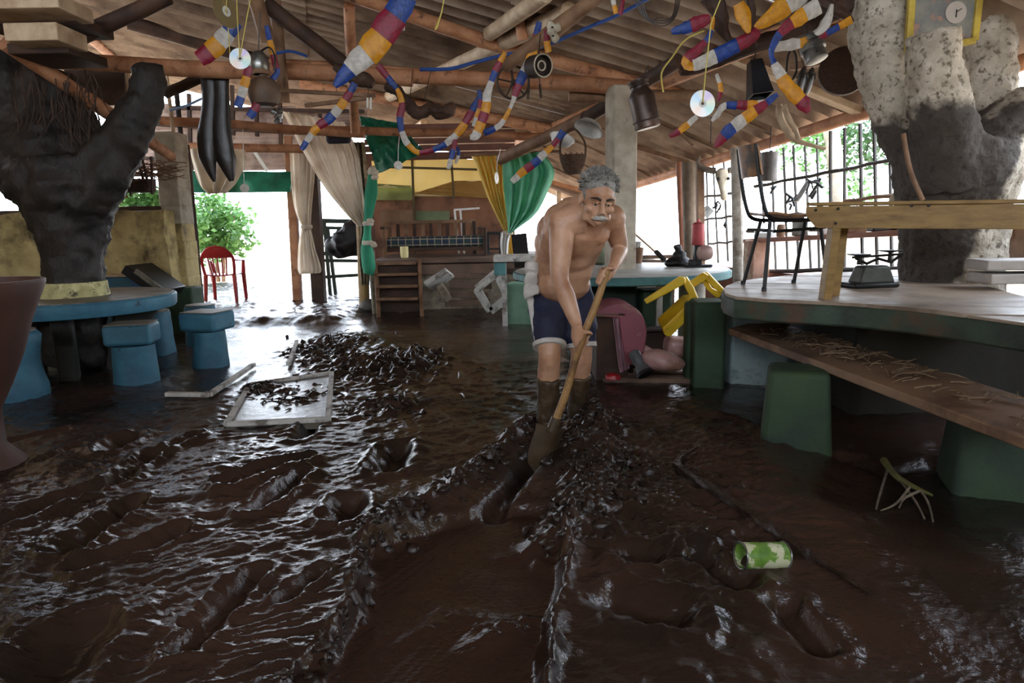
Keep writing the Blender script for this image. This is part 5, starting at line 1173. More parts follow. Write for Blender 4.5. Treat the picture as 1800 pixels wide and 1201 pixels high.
mb = MB(); mb.beam(on(508, 640, .04), on(522, 600, .05), .03, .03); o = mb.build('stick', m_greywood); tag(o, 'short grey stick poking up beyond the framed panel', 'stick')
p = on(646, 548, 0); mb = MB(); mb.ball((p.x, p.y, .07), (.11, .1, .1), 12, jit=.3); o = mb.build('stone', M('grey_stone', C('#5f5a55'), C('#47423d'), 6, .6, bump=.4)); tag(o, 'grey round stone at the foot of the steps', 'stone')
mb = MB(); rnd = random.Random(31)
for i in range(420):
    px, py, r = DEBRIS[rnd.randrange(len(DEBRIS))]; c = on(px, py, 0); x = c.x+rnd.gauss(0, r*.55); y = c.y+rnd.gauss(0, r*.65)
    if rnd.random() < .25: mb.ball((x, y, 0), (rnd.uniform(.01, .035), rnd.uniform(.01, .03), rnd.uniform(.008, .02)), 6, jit=.7)
    else:
        an = rnd.uniform(0, 6.28); L = rnd.uniform(.02, .07); d = Vector((math.cos(an)*L, math.sin(an)*L, rnd.uniform(-.01, .03))); mb.tube([Vector((x, y, 0))-d, Vector((x, y, .01)), Vector((x, y, 0))+d], [.003, .006, .002], 4)
xs = np.array([v.x for v in mb.v]); ys_ = np.array([v.y for v in mb.v]); hs = mud_height(xs, ys_)
for v, h in zip(mb.v, hs): v.z += float(h)+.008
o = mb.build('mud_debris', m_mudlump); tag(o, 'dark muddy straw and clods scattered round the framed panel', 'debris', kind='stuff')
# ------------------------------------------------------------------ hung streamers of painted plastic
RB = {'w': M('white_ribbon_plastic', C('#d8d2c8'), C('#b5aea4'), 30, .35, trans=.3, bump=.5, bscale=45), 'y': M('amber_ribbon_plastic', C('#e2a31f'), C('#c98a12'), 30, .35, trans=.35, bump=.5, bscale=45),
      'c': M('crimson_ribbon_plastic', C('#95183a'), C('#781028'), 30, .35, trans=.3, bump=.5, bscale=45), 'b': M('blue_ribbon_plastic', C('#1c489c'), C('#12306f'), 30, .35, trans=.3, bump=.5, bscale=45)}
def streamer(pts, Y, wid, cols, label, dY=0.0, hang=None, n=5):
    """pts: pixels along the strip; wid: widths in px (list, interpolated)"""
    k = len(pts); P = smooth_path([at(x, y, Y+dY*i/max(1, k-1)) for i, (x, y) in enumerate(pts)], 8)
    t = thing('streamer', label, 'streamer', P[0], 'painted plastic streamers')
    m = Y/F_PX; L = [0]
    for a, b in zip(P[:-1], P[1:]): L.append(L[-1]+(b-a).length)
    W_ = interp([w*m/2 for w in wid], len(P)); tot = L[-1]; ns = len(cols)
    def sample(s):
        for i in range(len(L)-1):
            if L[i+1] >= s or i == len(L)-2:
                u = (s-L[i])/max(1e-6, L[i+1]-L[i]); return P[i].lerp(P[i+1], u), W_[i]+(W_[i+1]-W_[i])*u
    for q, c in enumerate(cols):
        s0, s1 = tot*q/ns, tot*(q+1)/ns; pp, rr = [], []
        for i in range(7):
            p, w = sample(lerp(s0, s1, i/6)); pp.append(p); rr.append(max(.004, w*(1.0-.07*abs(math.sin((q+i/6)*math.pi+.5*math.pi)))))
        mb = MB(); mb.tube(pp, rr, 10, squash=.22, jit=.16, up=(0, 1, .2), phase=.0); mb.build('band', RB[c], t, ang=50)
    if hang:
        top = at(hang[0], hang[1], Y); mb = MB(); mb.tube([P[0], top], .0025, 4); mb.build('string', m_string, t)
    return t
streamer([(716, -8), (690, 35), (655, 85), (622, 115), (588, 152)], 4.2, [34, 46, 46, 34, 10], 'bcywb', 'broadest straight streamer slanting down from the roof, white lower end')
streamer([(665, 115), (683, 138), (700, 160), (707, 185), (703, 205), (706, 230), (716, 252), (735, 268), (765, 262), (790, 248), (812, 225), (830, 195), (842, 172)], 5.6, [12, 11, 8, 12, 13, 10, 12, 9, 10, 12, 14, 13, 9], 'cbycbwycbwycb', 'long looping streamer that dips over the crumpled green tarp')
streamer([(624, 146), (605, 178), (580, 208), (560, 222), (545, 240), (530, 263)], 5.2, [11, 14, 16, 14, 12, 9], 'bcywbcywb', 'narrow streamer slanting across the long sheer curtain')
streamer([(416, 38), (392, 68), (372, 88), (350, 104)], 5.0, [22, 30, 32, 26], 'bwyc', 'short wide streamer resting against the beam by two discs')
streamer([(438, 116), (431, 145), (425, 165), (418, 188)], 5.0, [12, 15, 15, 14], 'cywb', 'short streamer hanging straight beside the clay jug, blue end')
streamer([(452, 182), (446, 195), (438, 206)], 5.0, [12, 15, 13], 'cb', 'tiny crimson and blue strip below the clay jug')
streamer([(468, 45), (476, 80), (483, 110), (487, 128), (476, 141)], 5.25, [8, 11, 11, 10, 10], 'bycb', 'thin streamer curling round the pole behind the clay jug')
streamer([(948, 38), (941, 70), (932, 105), (919, 132), (908, 158), (900, 182), (889, 205), (876, 222), (850, 234)], 5.1, [9, 13, 16, 17, 13, 6, 8, 10, 12], 'bcywbcwywb', 'long streamer hanging from the bough before the iron drum')
streamer([(960, 52), (961, 72), (964, 92)], 5.0, [8, 11, 12], 'cy', 'stubby crimson streamer with yellow tip beside the bone')
streamer([(888, 92), (873, 120), (863, 145), (856, 168), (854, 190), (846, 215), (836, 238), (826, 241)], 5.0, [8, 12, 11, 15, 17, 17, 16, 8], 'ycbwwycyw', 'twisted streamer before the spoked wheel, ending in amber')
streamer([(842, 158), (844, 182), (840, 200), (832, 222)], 5.2, [7, 8, 9, 6], 'bcyw', 'thin limp streamer just left of the twisted one')
streamer([(800, 245), (795, 270), (788, 297)], 5.6, [9, 10, 8], 'cbw', 'drooping tail end below the long looping streamer')
streamer([(803, 258), (806, 272), (800, 288)], 5.7, [7, 7, 5], 'bw', 'second thin drooping tail under the long looping streamer')
streamer([(991, 231), (972, 255), (955, 272), (938, 288), (918, 303), (900, 320)], 6.0, [14, 9, 13, 15, 15, 11], 'bcywbcyw', 'slanting streamer between wicker basket and green curtain')
streamer([(1076, -6), (1083, 24)], 4.6, [8, 8], 'wy', 'white and amber scrap hung from the blue hose')
streamer([(1096, -6), (1090, 26)], 4.6, [6, 9], 'c', 'crimson scrap hung from the blue hose')
streamer([(1248, 32), (1225, 41), (1205, 49), (1180, 56)], 4.4, [14, 24, 20, 8], 'ccbb', 'crimson and blue streamer sticking out sideways under coiled wires')
streamer([(1254, 30), (1248, 60), (1236, 78), (1212, 103), (1207, 115), (1225, 113), (1255, 100), (1290, 82), (1322, 64), (1332, 52)], 4.5, [7, 9, 12, 24, 16, 20, 25, 25, 22, 14], 'ybccywwbbcc', 'large hairpin streamer looping under the dark bough')
streamer([(1298, 6), (1308, 30), (1316, 58)], 4.4, [20, 27, 6], 'yy', 'amber leaf-shaped streamer beside the dark vine')
streamer([(1412, -12), (1378, 12), (1348, 36), (1326, 48)], 4.5, [34, 36, 24, 6], 'wyy', 'wide grey and amber streamer near the roof sheets')
streamer([(1440, 10), (1405, 32), (1375, 55), (1358, 82), (1357, 102), (1368, 124), (1382, 148), (1400, 168), (1413, 183), (1421, 198)], 4.3, [30, 26, 16, 12, 8, 18, 24, 26, 24, 8], 'wycbbwyyc', 'longest streamer on the bough, hooked like a boomerang')
streamer([(1497, 34), (1460, 55), (1425, 72), (1390, 79), (1358, 84)], 4.45, [14, 10, 15, 20, 14], 'ybcyww', 'level streamer running to the pale tree limb')
streamer([(1367, 166), (1345, 183), (1325, 197), (1305, 211), (1285, 227), (1270, 242), (1257, 259)], 4.3, [8, 14, 20, 22, 22, 20, 6], 'bcywbc', 'lowest streamer on that side, crimson pointed end')
streamer([(1350, 181), (1315, 185), (1290, 185), (1272, 187), (1262, 200), (1251, 213)], 4.5, [10, 17, 14, 12, 11, 5], 'wycbww', 'bent streamer just right of the clear disc')
streamer([(1225, 205), (1208, 220), (1192, 232), (1177, 240)], 4.0, [9, 12, 12, 6], 'wyc', 'short slim streamer poking out below the clear disc')
streamer([(1259, 130), (1267, 155), (1262, 178)], 4.7, [6, 9, 7], 'wyc', 'small faded streamer above the bent one')

# ------------------------------------------------------------------ discs on yellow string
def disc_mat():
    m = bpy.data.materials.new('iridescent_disc'); m.use_nodes = True; nt = m.node_tree; N, L = nt.nodes, nt.links; b = N['Principled BSDF']
    b.inputs['Metallic'].default_value = .85; b.inputs['Roughness'].default_value = .3
    tc = N.new('ShaderNodeTexCoord'); g = N.new('ShaderNodeTexGradient'); g.gradient_type = 'RADIAL'; mp = N.new('ShaderNodeMapping'); mp.inputs['Rotation'].default_value = (math.pi/2, 0, 0)
    L.new(tc.outputs['Object'], mp.inputs[0]); L.new(mp.outputs[0], g.inputs[0]); r = N.new('ShaderNodeValToRGB'); L.new(g.outputs[0], r.inputs[0])
    e = r.color_ramp.elements; e[0].color = (.75, .8, .78, 1); e[1].color = (.75, .8, .78, 1); e[1].position = 1
    for p, c in ((.12, (.55, .75, .9, 1)), (.22, (.8, .82, .78, 1)), (.36, (.72, .6, .85, 1)), (.46, (.85, .85, .7, 1)), (.62, (.55, .8, .75, 1)), (.72, (.8, .8, .82, 1)), (.86, (.85, .7, .6, 1))):
        x = e.new(p); x.color = c
    L.new(r.outputs[0], b.inputs['Base Color']); return m
m_disc = disc_mat(); m_hub = M('clear_disc_hub', C('#c9ccc8'), rough=.2)
def cd(px, py, Y, r, axis, label, strings, mat=None):
    p = at(px, py, Y); t = thing('disc', label, 'disc', p, 'discs hung on strings'); ax = Vector(axis).normalized()
    mb = MB(); mb.lathe(p, [(r*.3, -.0012), (r, -.0012), (r, .0012), (r*.3, .0012), (r*.3, -.0012)], 36, axis=tuple(ax)); mb.f = mb.f[:-2]; mb.m = mb.m[:-2]; mb.build('plate', mat or m_disc, t, loc=None)
    mb = MB(); mb.lathe(p, [(r*.13, -.0014), (r*.31, -.0014), (r*.31, .0014), (r*.13, .0014), (r*.13, -.0014)], 24, axis=tuple(ax)); mb.f = mb.f[:-2]; mb.m = mb.m[:-2]; mb.build('hub', m_hub, t)
    for s in strings:
        P = [p+Vector((0, -.004, r*.1))]+[at(x, y, Y) for x, y in s]; mb = MB(); mb.tube(P, .0028 if Y < 6 else .004, 5); mb.build('string', m_string if Y < 6 else m_white, t)
cd(398, 20, 4.5, .10, (.9, -.45, .1), 'yellow-tinted disc turned edgewise high beside the bark pole', [[(400, -20)], [(402, 60), (405, 112)]], M('yellow_tinted_disc', C('#c7b98d'), rough=.25, metal=.8))
cd(422, 103, 4.2, .060, (.15, -1, .1), 'violet-tinted shiny disc hung on a double yellow string', [[(417, 30), (416, -10)], [(436, 20), (442, -10)]])
cd(1235, 182, 3.3, .060, (.12, -1, .05), 'clear shiny disc hung low on the longest yellow string', [[(1240, 130), (1250, 40), (1271, -12)]])
cd(700, 291, 8.8, .055, (.2, -1, 0), 'small white disc hanging below the crumpled green tarp', [[(700, 262), (703, 228)]], m_white)
cd(430, 331, 8.9, .055, (.6, -1, 0), 'small white disc hanging before the green awning strip', [[(428, 295), (427, 217)]], m_white)
cd(873, 313, 7.6, .062, (1, -.35, 0), 'pale disc seen edgewise before the yellow curtain', [[(874, 285), (880, 262)]], m_white)

# ------------------------------------------------------------------ other things hung under the roof
lg = thing('leggings', 'pair of black leather leggings hung from the long tie beam', 'leggings', at(382, 125, 6.4)); m_leather = M('black_leather', C('#15110e'), C('#2a211b'), 8, .35, bump=.3)
for pts, r in ([[(366, 129), (368, 180), (364, 235), (366, 275), (377, 320)], [.07, .07, .085, .08, .012]], [[(387, 129), (389, 180), (390, 235), (398, 280), (407, 319)], [.075, .07, .085, .09, .02]]):
    P = smooth_path([at(x, y, 6.4) for x, y in pts], 5); mb = MB(); mb.tube(P, interp(r, len(P)), 14, squash=.5, jit=.2, up=(0, 1, 0)); mb.build('leg_piece', m_leather, lg)
bl = thing('bell', 'grey domed bell hung on the bark pole above the clay jug', 'bell', at(457, 110, 5.2)); p = at(457, 125, 5.2)
mb = MB(); mb.lathe(p, [(.06, .0), (.066, .01), (.068, .06), (.06, .1), (.035, .13), (.01, .14)], 20); mb.build('dome', m_steel, bl)
mb = MB(); mb.lathe(p, [(.067, -.025), (.068, .005), (.05, .005), (.05, -.025)], 20); mb.build('rim', m_midwood, bl)
mb = MB(); mb.tube(smooth_path([p+Vector((.01, 0, .13)), p+Vector((.08, 0, .16)), p+Vector((.115, 0, .09)), p+Vector((.10, 0, .0))], 4), .012, 7, squash=.5); mb.build('strap', m_leather, bl)
mb = MB(); mb.tube([p+Vector((0, 0, .14)), at(457, 20, 5.2)], .004, 5); mb.build('wire', m_wire, bl)
jg = thing('clay_jug', 'brown round clay jug hanging below the grey bell', 'jug', at(466, 188, 5.2)); p = at(466, 187, 5.2)
mb = MB(); mb.lathe(p, [(.06, 0), (.095, .015), (.112, .06), (.114, .11), (.1, .165), (.06, .195), (.03, .2), (.025, .23), (.018, .23)], 24, jit=.05); mb.build('body', M('brown_earthenware', C('#6d5541'), C('#4d3b2d'), 6, .6, bump=.3), jg)
mb = MB(); mb.tube([p+Vector((0, 0, .22)), p+Vector((-.01, 0, .29))], .004, 5); mb.build('wire', m_wire, jg)
p = at(487, 207, 5.3); mb = MB(); junk(mb, p, 9, .04, 3); o = mb.build('wire_bunch', m_steel); tag(o, 'small bunch of bluish wire below the clay jug', 'wire')
rt = thing('dried_root', 'dark twisted root hanging over the green tarp on wires', 'root', at(735, 190, 5.8)); mb = MB()
for pts, r in ([[(677, 152), (700, 160), (714, 180), (735, 199), (757, 188)], [.035, .05, .05, .055, .04]], [[(752, 186), (772, 198), (790, 192), (797, 182)], [.05, .06, .055, .02]]):
    P = smooth_path([at(x, y, 5.8) for x, y in pts], 4); mb.tube(P, interp(r, len(P)), 10, jit=.4)
organic(mb, 'wood', m_darkwood, rt, voxel=.012, smooth=2, disp=.01, dscale=.06)
for a, b in (((718, 200), (726, 120)), ((745, 180), (757, 125))): mb = MB(); mb.tube([at(*a, 5.75), at(*b, 6.2)], .003, 5); mb.build('wire', m_wire, rt)
mb = MB(); P = smooth_path([at(x, y, 6.05) for x, y in ((588, 117), (612, 130), (640, 140), (657, 148))], 4); mb.tube(P, interp([.03, .06, .07, .03], len(P)), 10, jit=.3); o = mb.build('dried_root', m_darkwood); tag(o, 'thick dark root lashed against the long tie beam', 'root')
hr_ = thing('hanging_rail', 'thin wooden rail hung on wires over the sheer curtains', 'rail', at(575, 165, 6.0))
for a, b in (((492, 159), (660, 168)), ((536, 186), (656, 171))): mb = MB(); mb.beam(at(*a, 6.0), at(*b, 6.0), .03, .032); mb.build('bar', m_midwood, hr_, bevel=.004)
for a, b in (((592, 162), (588, 140)), ((648, 166), (646, 145)), ((500, 160), (500, 120))): mb = MB(); mb.tube([at(*a, 6.0), at(*b, 6.2)], .003, 4); mb.build('wire', m_wire, hr_)
for px, py0, py1, Y, n, lab in ((697, 12, 54, 4.3, 3, 'white wind chime tubes hung behind the broadest streamer'), (646, 172, 190, 5.9, 2, 'two short white chime tubes under the thin wooden rail')):
    t = thing('wind_chime', lab, 'chime', at(px, py0, Y))
    for k in range(n): a = at(px+k*6, py0, Y+.02*k); b = at(px+k*6, py1+(k % 2)*2, Y+.02*k); mb = MB(); mb.tube([a, b], .009, 8); mb.build('tube', m_white, t)
    mb = MB(); mb.tube([at(px, py0, Y), at(px+3, py0-30, Y)], .002, 4); mb.build('thread', m_wire, t)
wh = thing('spoked_wheel', 'dark spoked iron wheel hanging under the long bough', 'wheel', at(902, 145, 5.35)); c = at(902, 145, 5.35); m_rusty = M('rusty_iron', C('#4b3a2d'), C('#33271f'), 9, .6, .3, bump=.3)
mb = MB(); a, b = ring(mb, c, (.25, -1, .1), .122, .009); mb.build('rim', m_rusty, wh); mb = MB(); mb.lathe(c, [(.02, -.02), (.024, 0), (.02, .02)], 12, axis=(.25, -1, .1)); mb.build('hub', m_rusty, wh)
for k in range(5): an = k*2*math.pi/5+.3; mb = MB(); mb.tube([c+(a*math.cos(an)+b*math.sin(an))*.02, c+(a*math.cos(an)+b*math.sin(an))*.12], .009, 6, squash=.6); mb.build('spoke', m_rusty, wh)
mb = MB(); mb.tube([c+Vector((0, 0, .12)), at(890, 100, 5.25)], .003, 4); mb.build('wire', m_wire, wh)
dr = thing('iron_drum', 'dark iron pulley drum with pale rim hanging from the bough', 'drum', at(945, 110, 4.95)); c = at(955, 115, 4.85); ax = Vector((.62, -1, -.12)).normalized()
mb = MB(); mb.lathe(c-ax*.13, [(.06, 0), (.075, .005), (.076, .13), (.066, .13), (.064, .085), (.03, .085), (.028, .1), (.012, .1)], 24, axis=tuple(ax)); mb.build('body', M('dark_pulley_iron', C('#3d3129'), C('#2b221d'), 8, .5, .3), dr)
mb = MB(); ring(mb, c, ax, .073, .005); mb.build('rim', m_bone, dr); mb = MB(); ring(mb, c-ax*.02, ax, .03, .006); mb.build('hub_ring', m_bone, dr); mb = MB(); mb.tube([c+Vector((-.03, .03, .07)), at(950, 60, 4.95)], .004, 5); mb.build('wire', m_wire, dr)
bo = thing('bone', 'old animal bone with holes tied to the bough', 'bone', at(973, 58, 4.85)); mb = MB()
for px, py, r in ((967, 44, .03), (970, 55, .034), (976, 66, .03), (980, 48, .028), (974, 72, .018)): mb.ball(at(px, py, 4.85), r, 10)
organic(mb, 'bone_body', m_bone, bo, voxel=.008, smooth=2, disp=.006, dscale=.03)
for px, py in ((971, 48), (972, 63)): mb = MB(); mb.ball(at(px, py, 4.822), (.009, .006, .007), 8); mb.build('hole', m_black, bo)
for k, (x0, y0, x1, y1) in enumerate(((932, 120, 928, 175), (946, 118, 951, 173))):
    t = thing('iron_rod', ('iron rod with thick end, nearer the spoked wheel' if k == 0 else 'iron rod with thick end, farther from the spoked wheel'), 'rod', at(x0, y0, 5.3)); a, b = at(x0, y0, 5.3), at(x1, y1, 5.3)
    mb = MB(); mb.tube([a, a.lerp(b, .55)], .004, 6); mb.build('wire', m_wire, t); mb = MB(); mb.tube([a.lerp(b, .55), b], .010, 7); mb.build('grip', m_rusty, t)
mk = thing('milk_can', 'dark rusty milk can hung from a beam beside the column', 'can', at(1135, 226, 5.6)); a, b = at(1139, 226, 5.6), at(1123, 148, 5.6); ax = (b-a).normalized()
mb = MB(); mb.lathe(a, [(.09, 0), (.1, .01), (.102, .24), (.098, .26), (.07, .3), (.068, .33), (.085, .36), (.085, .375), (.06, .37)], 24, axis=tuple(ax)); mb.build('body', M('rusty_can_metal', C('#4b3a31'), C('#2f2521'), 6, .4, .4, bump=.2, c3=C('#6a5346'), s3=4), mk)
for z in (.06, .33): mb = MB(); ring(mb, a+ax*z, ax, .102 if z < .1 else .07, .006); mb.build('hoop', m_rusty, mk)
mb = MB(); mb.tube([b, at(1140, 115, 5.7)], .004, 5); mb.build('wire', m_wire, mk)
def bowl(px, py, Y, r, ax, mat, label, name, cat):
    c = at(px, py, Y); mb = MB(); mb.lathe(c, [(r*.45, 0), (r*.8, r*.2), (r, r*.6), (r*1.08, r*.62), (r*.95, r*.55), (r*.7, r*.2), (r*.2, r*.06)], 24, axis=ax); o = mb.build(name, mat); return tag(o, label, cat)
bowl(1040, 215, 6.5, .13, (-.5, -.4, -1), M('white_edged_enamel', C('#d9d4cb'), C('#2a2522'), 3, .4), 'dented enamel basin hung by the column head', 'basin', 'basin')
bowl(985, 255, 6.3, .11, (.35, .3, 1), m_white, 'white enamel bowl hanging behind the wicker basket', 'enamel_bowl', 'bowl')
m_wick = M('brown_wicker', C('#5b3f28'), C('#3a2617'), 40, .8, bump=1.0, bscale=70, bdist=.02)
bk = thing('wicker_basket', 'brown wicker basket with tall arched handle hung above the man', 'basket', at(1007, 306, 6.2)); c = at(1007, 304, 6.2)
for k in range(9):
    z = k*.018; R = .06+.05*math.sin(min(1, k/8)*1.4); mb = MB(); ring(mb, c+Vector((0, 0, z)), (0, 0, 1), R, .011, 20, 6); mb.build('wicker_ring', m_wick, bk)
mb = MB()
for k in range(14):
    an = k*2*math.pi/14; e = Vector((math.cos(an), math.sin(an), 0)); mb.tube([c+e*.055, c+e*.095+Vector((0, 0, .08)), c+e*.115+Vector((0, 0, .165))], .006, 5)
mb.lathe(c, [(.01, 0), (.065, 0), (.065, .012)], 16); mb.build('stakes', m_wick, bk)
mb = MB(); mb.tube(smooth_path([c+Vector((-.11, 0, .14)), c+Vector((-.1, 0, .28)), c+Vector((-.0, 0, .38)), c+Vector((.1, 0, .27)), c+Vector((.11, 0, .14))], 6), .009, 7, jit=.3); mb.build('handle', m_wick, bk)
cb = thing('cowbell', 'black square cowbell hanging under the dark bough', 'bell', at(1330, 140, 4.8)); a, b = at(1326, 108, 4.8), at(1328, 172, 4.75); ax = (b-a).normalized()
mb = MB(); mb.lathe(a, [(.03, -.005), (.055, 0), (.085, .17), (.10, .24), (.09, .24), (.05, .02)], 4, axis=tuple(ax+Vector((.12, 0, 0)))); mb.build('shell', M('black_tin', C('#131519'), C('#1d2026'), 6, .3), cb, ang=20); mb = MB(); mb.tube([a, at(1330, 78, 4.75)], .004, 5); mb.build('wire', m_wire, cb)
ln = thing('tin_lantern', 'stacked steel tin lantern hung near the pale tree limb', 'lantern', at(1428, 90, 4.5)); a, b = at(1420, 62, 4.5), at(1436, 106, 4.45); ax = (b-a).normalized()
mb = MB(); mb.lathe(a, [(.03, 0), (.06, .02), (.062, .05), (.05, .052), (.075, .075), (.077, .105), (.06, .108), (.066, .12), (.067, .17), (.05, .175)], 24, axis=tuple(ax)); mb.build('body', m_steel, ln); mb = MB(); mb.tube([a, at(1418, 45, 4.5)], .004, 5); mb.build('wire', m_wire, ln)
for k, (px, py, lab) in enumerate(((1408, 142, 'dark leather sandal hung nearer the boomerang-shaped streamer'), (1422, 144, 'dark leather sandal hung nearer the round sieve'))):
    t = thing('sandal', lab, 'sandal', at(px, py, 5.0+.05*k)); c = at(px, py, 5.0+.05*k); R = Matrix.Rotation(.25, 3, 'Y') @ Matrix.Rotation(.5, 3, 'Z'); mb = MB(); mb.ball(c, (.042, .012, .10), 14, R); mb.build('sole', m_leather, t)
    mb = MB(); mb.tube([c+R @ Vector((-.03, -.02, .03)), c+R @ Vector((0, -.035, .05)), c+R @ Vector((.03, -.02, .03))], .007, 6); mb.build('strap', m_leather, t); mb = MB(); mb.tube([c+Vector((.02, 0, .09)), at(px-5, 88, 5.0)], .003, 4); mb.build('wire', m_wire, t)
hk = MB(); hk.tube(smooth_path([at(x, y, 4.95) for x, y in ((1382, 130), (1385, 100), (1392, 88), (1399, 98), (1400, 125), (1393, 140))], 5), .007, 7); o = hk.build('iron_hook', m_black); tag(o, 'bent iron hook hanging beside the leather sandals', 'hook')
sv = thing('sieve', 'round brown sieve hung against the pale tree limb', 'sieve', at(1482, 126, 5.5)); c = at(1482, 126, 5.5); ax = (-.35, -1, .05)
mb = MB(); mb.lathe(c, [(.01, .02), (.165, .02), (.165, .025), (.01, .025)], 30, axis=ax); mb.build('mesh_face', M('brown_sieve_mesh', C('#4c3527'), C('#3a281d'), 50, .8, bump=.6, bscale=120), sv); mb = MB(); mb.lathe(c, [(.165, -.02), (.178, -.02), (.178, .04), (.165, .04), (.165, -.02)], 30, axis=ax); mb.build('hoop', m_darkwood, sv)
cw = thing('wire_coil', 'loose coil of grey wire hung high under the roof', 'coil', at(1150, 10, 5.2))
for k in range(4): mb = MB(); mb.tube(smooth_path([at(1108+k*4, -30, 5.2), at(1125+k*5, 20+k*4, 5.2), at(1160, 46-k*5, 5.2), at(1188-k*2, 28, 5.2), at(1200-k*3, -30, 5.2)], 6), .004, 5); mb.build('loop', m_wire, cw)
m_hose = M('blue_hose', C('#2f4f8f'), C('#25407a'), 8, .35)
mb = MB(); mb.tube(smooth_path([at(x, y, 5.6) for x, y in ((738, 122), (790, 121), (830, 111), (880, 98), (930, 88), (975, 74), (1030, 50), (1085, 27), (1150, -8))], 4), .014, 8); o = mb.build('hose', m_hose); tag(o, 'long blue hose strung under the roof past the bone', 'hose')
mb = MB(); mb.tube(smooth_path([at(x, y, 5.8) for x, y in ((486, 94), (510, 90), (540, 99))], 4), .012, 7); o = mb.build('hose', m_hose); tag(o, 'short end of blue hose behind the grey bell', 'hose')
mb = MB(); mb.tube([at(298, 194, 6.6), at(330, 185, 6.6), at(362, 170, 6.6)], .012, 7); o = mb.build('hose', M('pale_blue_pipe', C('#8fa6c4'), rough=.4)); tag(o, 'pale blue pipe crossing behind the dark forked tree', 'pipe')
mb = MB(); mb.tube(smooth_path([at(x, y, 4.9) for x, y in ((1166, 162), (1163, 128), (1182, 100), (1205, 70), (1238, 54))], 5), .006, 6); o = mb.build('yellow_cane', m_string); tag(o, 'thin yellow cane bent over beside the milk can', 'cane')
mb = MB(); mb.tube(smooth_path([at(x, y, 4.5) for x, y in ((781, -5), (776, 22), (768, 46), (765, 53))], 4), interp([.003, .004, .008, .003], 13), 6, squash=.5); o = mb.build('hanging_twine', m_string); tag(o, 'short yellow twine dangling from the roof sheets', 'twine')
for pts, r, Y, mat, lab in (([(1195, 127), (1260, 105), (1350, 72), (1430, 42), (1510, -8)], [.03, .05, .05, .055, .06], 4.8, m_darkwood, 'long dark bough carrying most of the amber and blue streamers'), ([(1246, -8), (1262, 18), (1270, 45), (1282, 72)], [.05, .055, .04, .015], 4.7, m_darkwood, 'dark root hanging between roof and hairpin streamer'),
                       ([(1316, -8), (1323, 20), (1322, 50), (1330, 82)], [.02, .022, .018, .01], 4.55, m_darkwood, 'dark crooked vine beside the amber leaf-shaped streamer'), ([(1425, -5), (1450, 8), (1478, 22), (1500, 38)], [.05, .045, .03, .01], 4.5, m_darkwood, 'knotted dark wood against the pale tree limb'),
                       ([(1462, 8), (1452, 40), (1435, 60), (1425, 64)], [.012, .03, .022, .01], 4.45, m_greywood, 'grey curled bark strip hanging above the steel lantern'), ([(1369, 184), (1373, 210), (1388, 236), (1408, 250), (1450, 262)], [.025, .03, .026, .02, .012], 5.6, m_palewood, 'pale twin root drooping below the eave, longer limb'),
                       ([(1378, 184), (1386, 208), (1397, 226), (1405, 246)], [.02, .022, .02, .016], 5.55, m_palewood, 'pale twin root drooping below the eave, shorter limb'), ([(1196, 232), (1218, 256)], [.008, .012], 5.8, m_midwood, 'short peg stuck out under the lean-to roof'), ([(1250, 205), (1249, 255)], [.004, .004], 5.0, m_wire, 'dark wire hanging straight under the bent streamer')):
    P = smooth_path([at(x, y, Y) for x, y in pts], 5); mb = MB(); mb.tube(P, interp(r, len(P)), 9, jit=.45 if r[0] > .01 else 0); o = mb.build('hanging_branch', mat); tag(o, lab, 'wire' if mat is m_wire else 'branch')
p = at(595, 241, 8.75); mb = MB(); mb.box(p, (.3, .1, .16)); o = mb.build('cloth_bundle', M('dark_violet_cloth', C('#2c2430'), C('#1d1820'), 5, .8), bevel=.04, seg=3); tag(o, 'dark bundle of cloth hung under the second tie beam', 'bundle')
# ------------------------------------------------------------------ man with shovel
m_skin = M('tanned_skin', C('#ad8263'), C('#c2977a'), 6, .45, bump=.08, bscale=60, c3=C('#8d5c43'), s3=5, t3=(.5, .7), spec=.45)
m_hair = M('grey_hair', C('#5d5a55'), C('#8b8780'), 40, .6); m_navy = M('navy_cloth', C('#151c3c'), C('#10152b'), 6, .7, bump=.3, bscale=18); m_whitecloth = M('offwhite_cloth', C('#cfcac2'), C('#aaa49a'), 8, .8, bump=.3)
m_boot = M('mud_caked_boot', C('#3a2e22'), C('#54432f'), 9, .35, bump=.5, bscale=24)
pr = thing('person', 'bare-chested grey-haired man in navy shorts bending over a shovel', 'person', (at(985, 745, 3.68).x, 3.68, 0.05))
body = MB()
A = lambda l: [at(x, y, Y) for x, y, Y in l]
torso = A([(984, 535, 3.80), (985, 505, 3.79), (988, 475, 3.74), (996, 445, 3.67), (1008, 415, 3.58), (1022, 391, 3.50), (1034, 374, 3.45)])
body.tube(torso, [.15, .160, .163, .168, .172, .150, .085], 20, squash=.74, up=(0, 1, 0))
body.tube(A([(1032, 376, 3.46), (1042, 362, 3.40), (1050, 348, 3.36)]), [.075, .063, .06], 14)
body.ball(at(1002, 470, 3.655), (.125, .09, .14), 14); body.ball(at(1006, 440, 3.60), (.13, .09, .12), 14); body.ball(at(990, 500, 3.70), (.15, .12, .10), 14)          # belly
body.ball(at(1008, 416, 3.485), (.072, .045, .058), 12); body.ball(at(1050, 412, 3.50), (.066, .045, .055), 12)      # chest
SR, SL_ = at(988, 392, 3.44), at(1076, 384, 3.53)
body.ball(SR, (.075, .07, .075), 14); body.ball(SL_, (.07, .07, .07), 14)
body.tube([SR+Vector((.09, .02, .02)), SR], [.09, .075], 14); body.tube([SL_+Vector((-.09, .0, .02)), SL_], [.085, .07], 14)
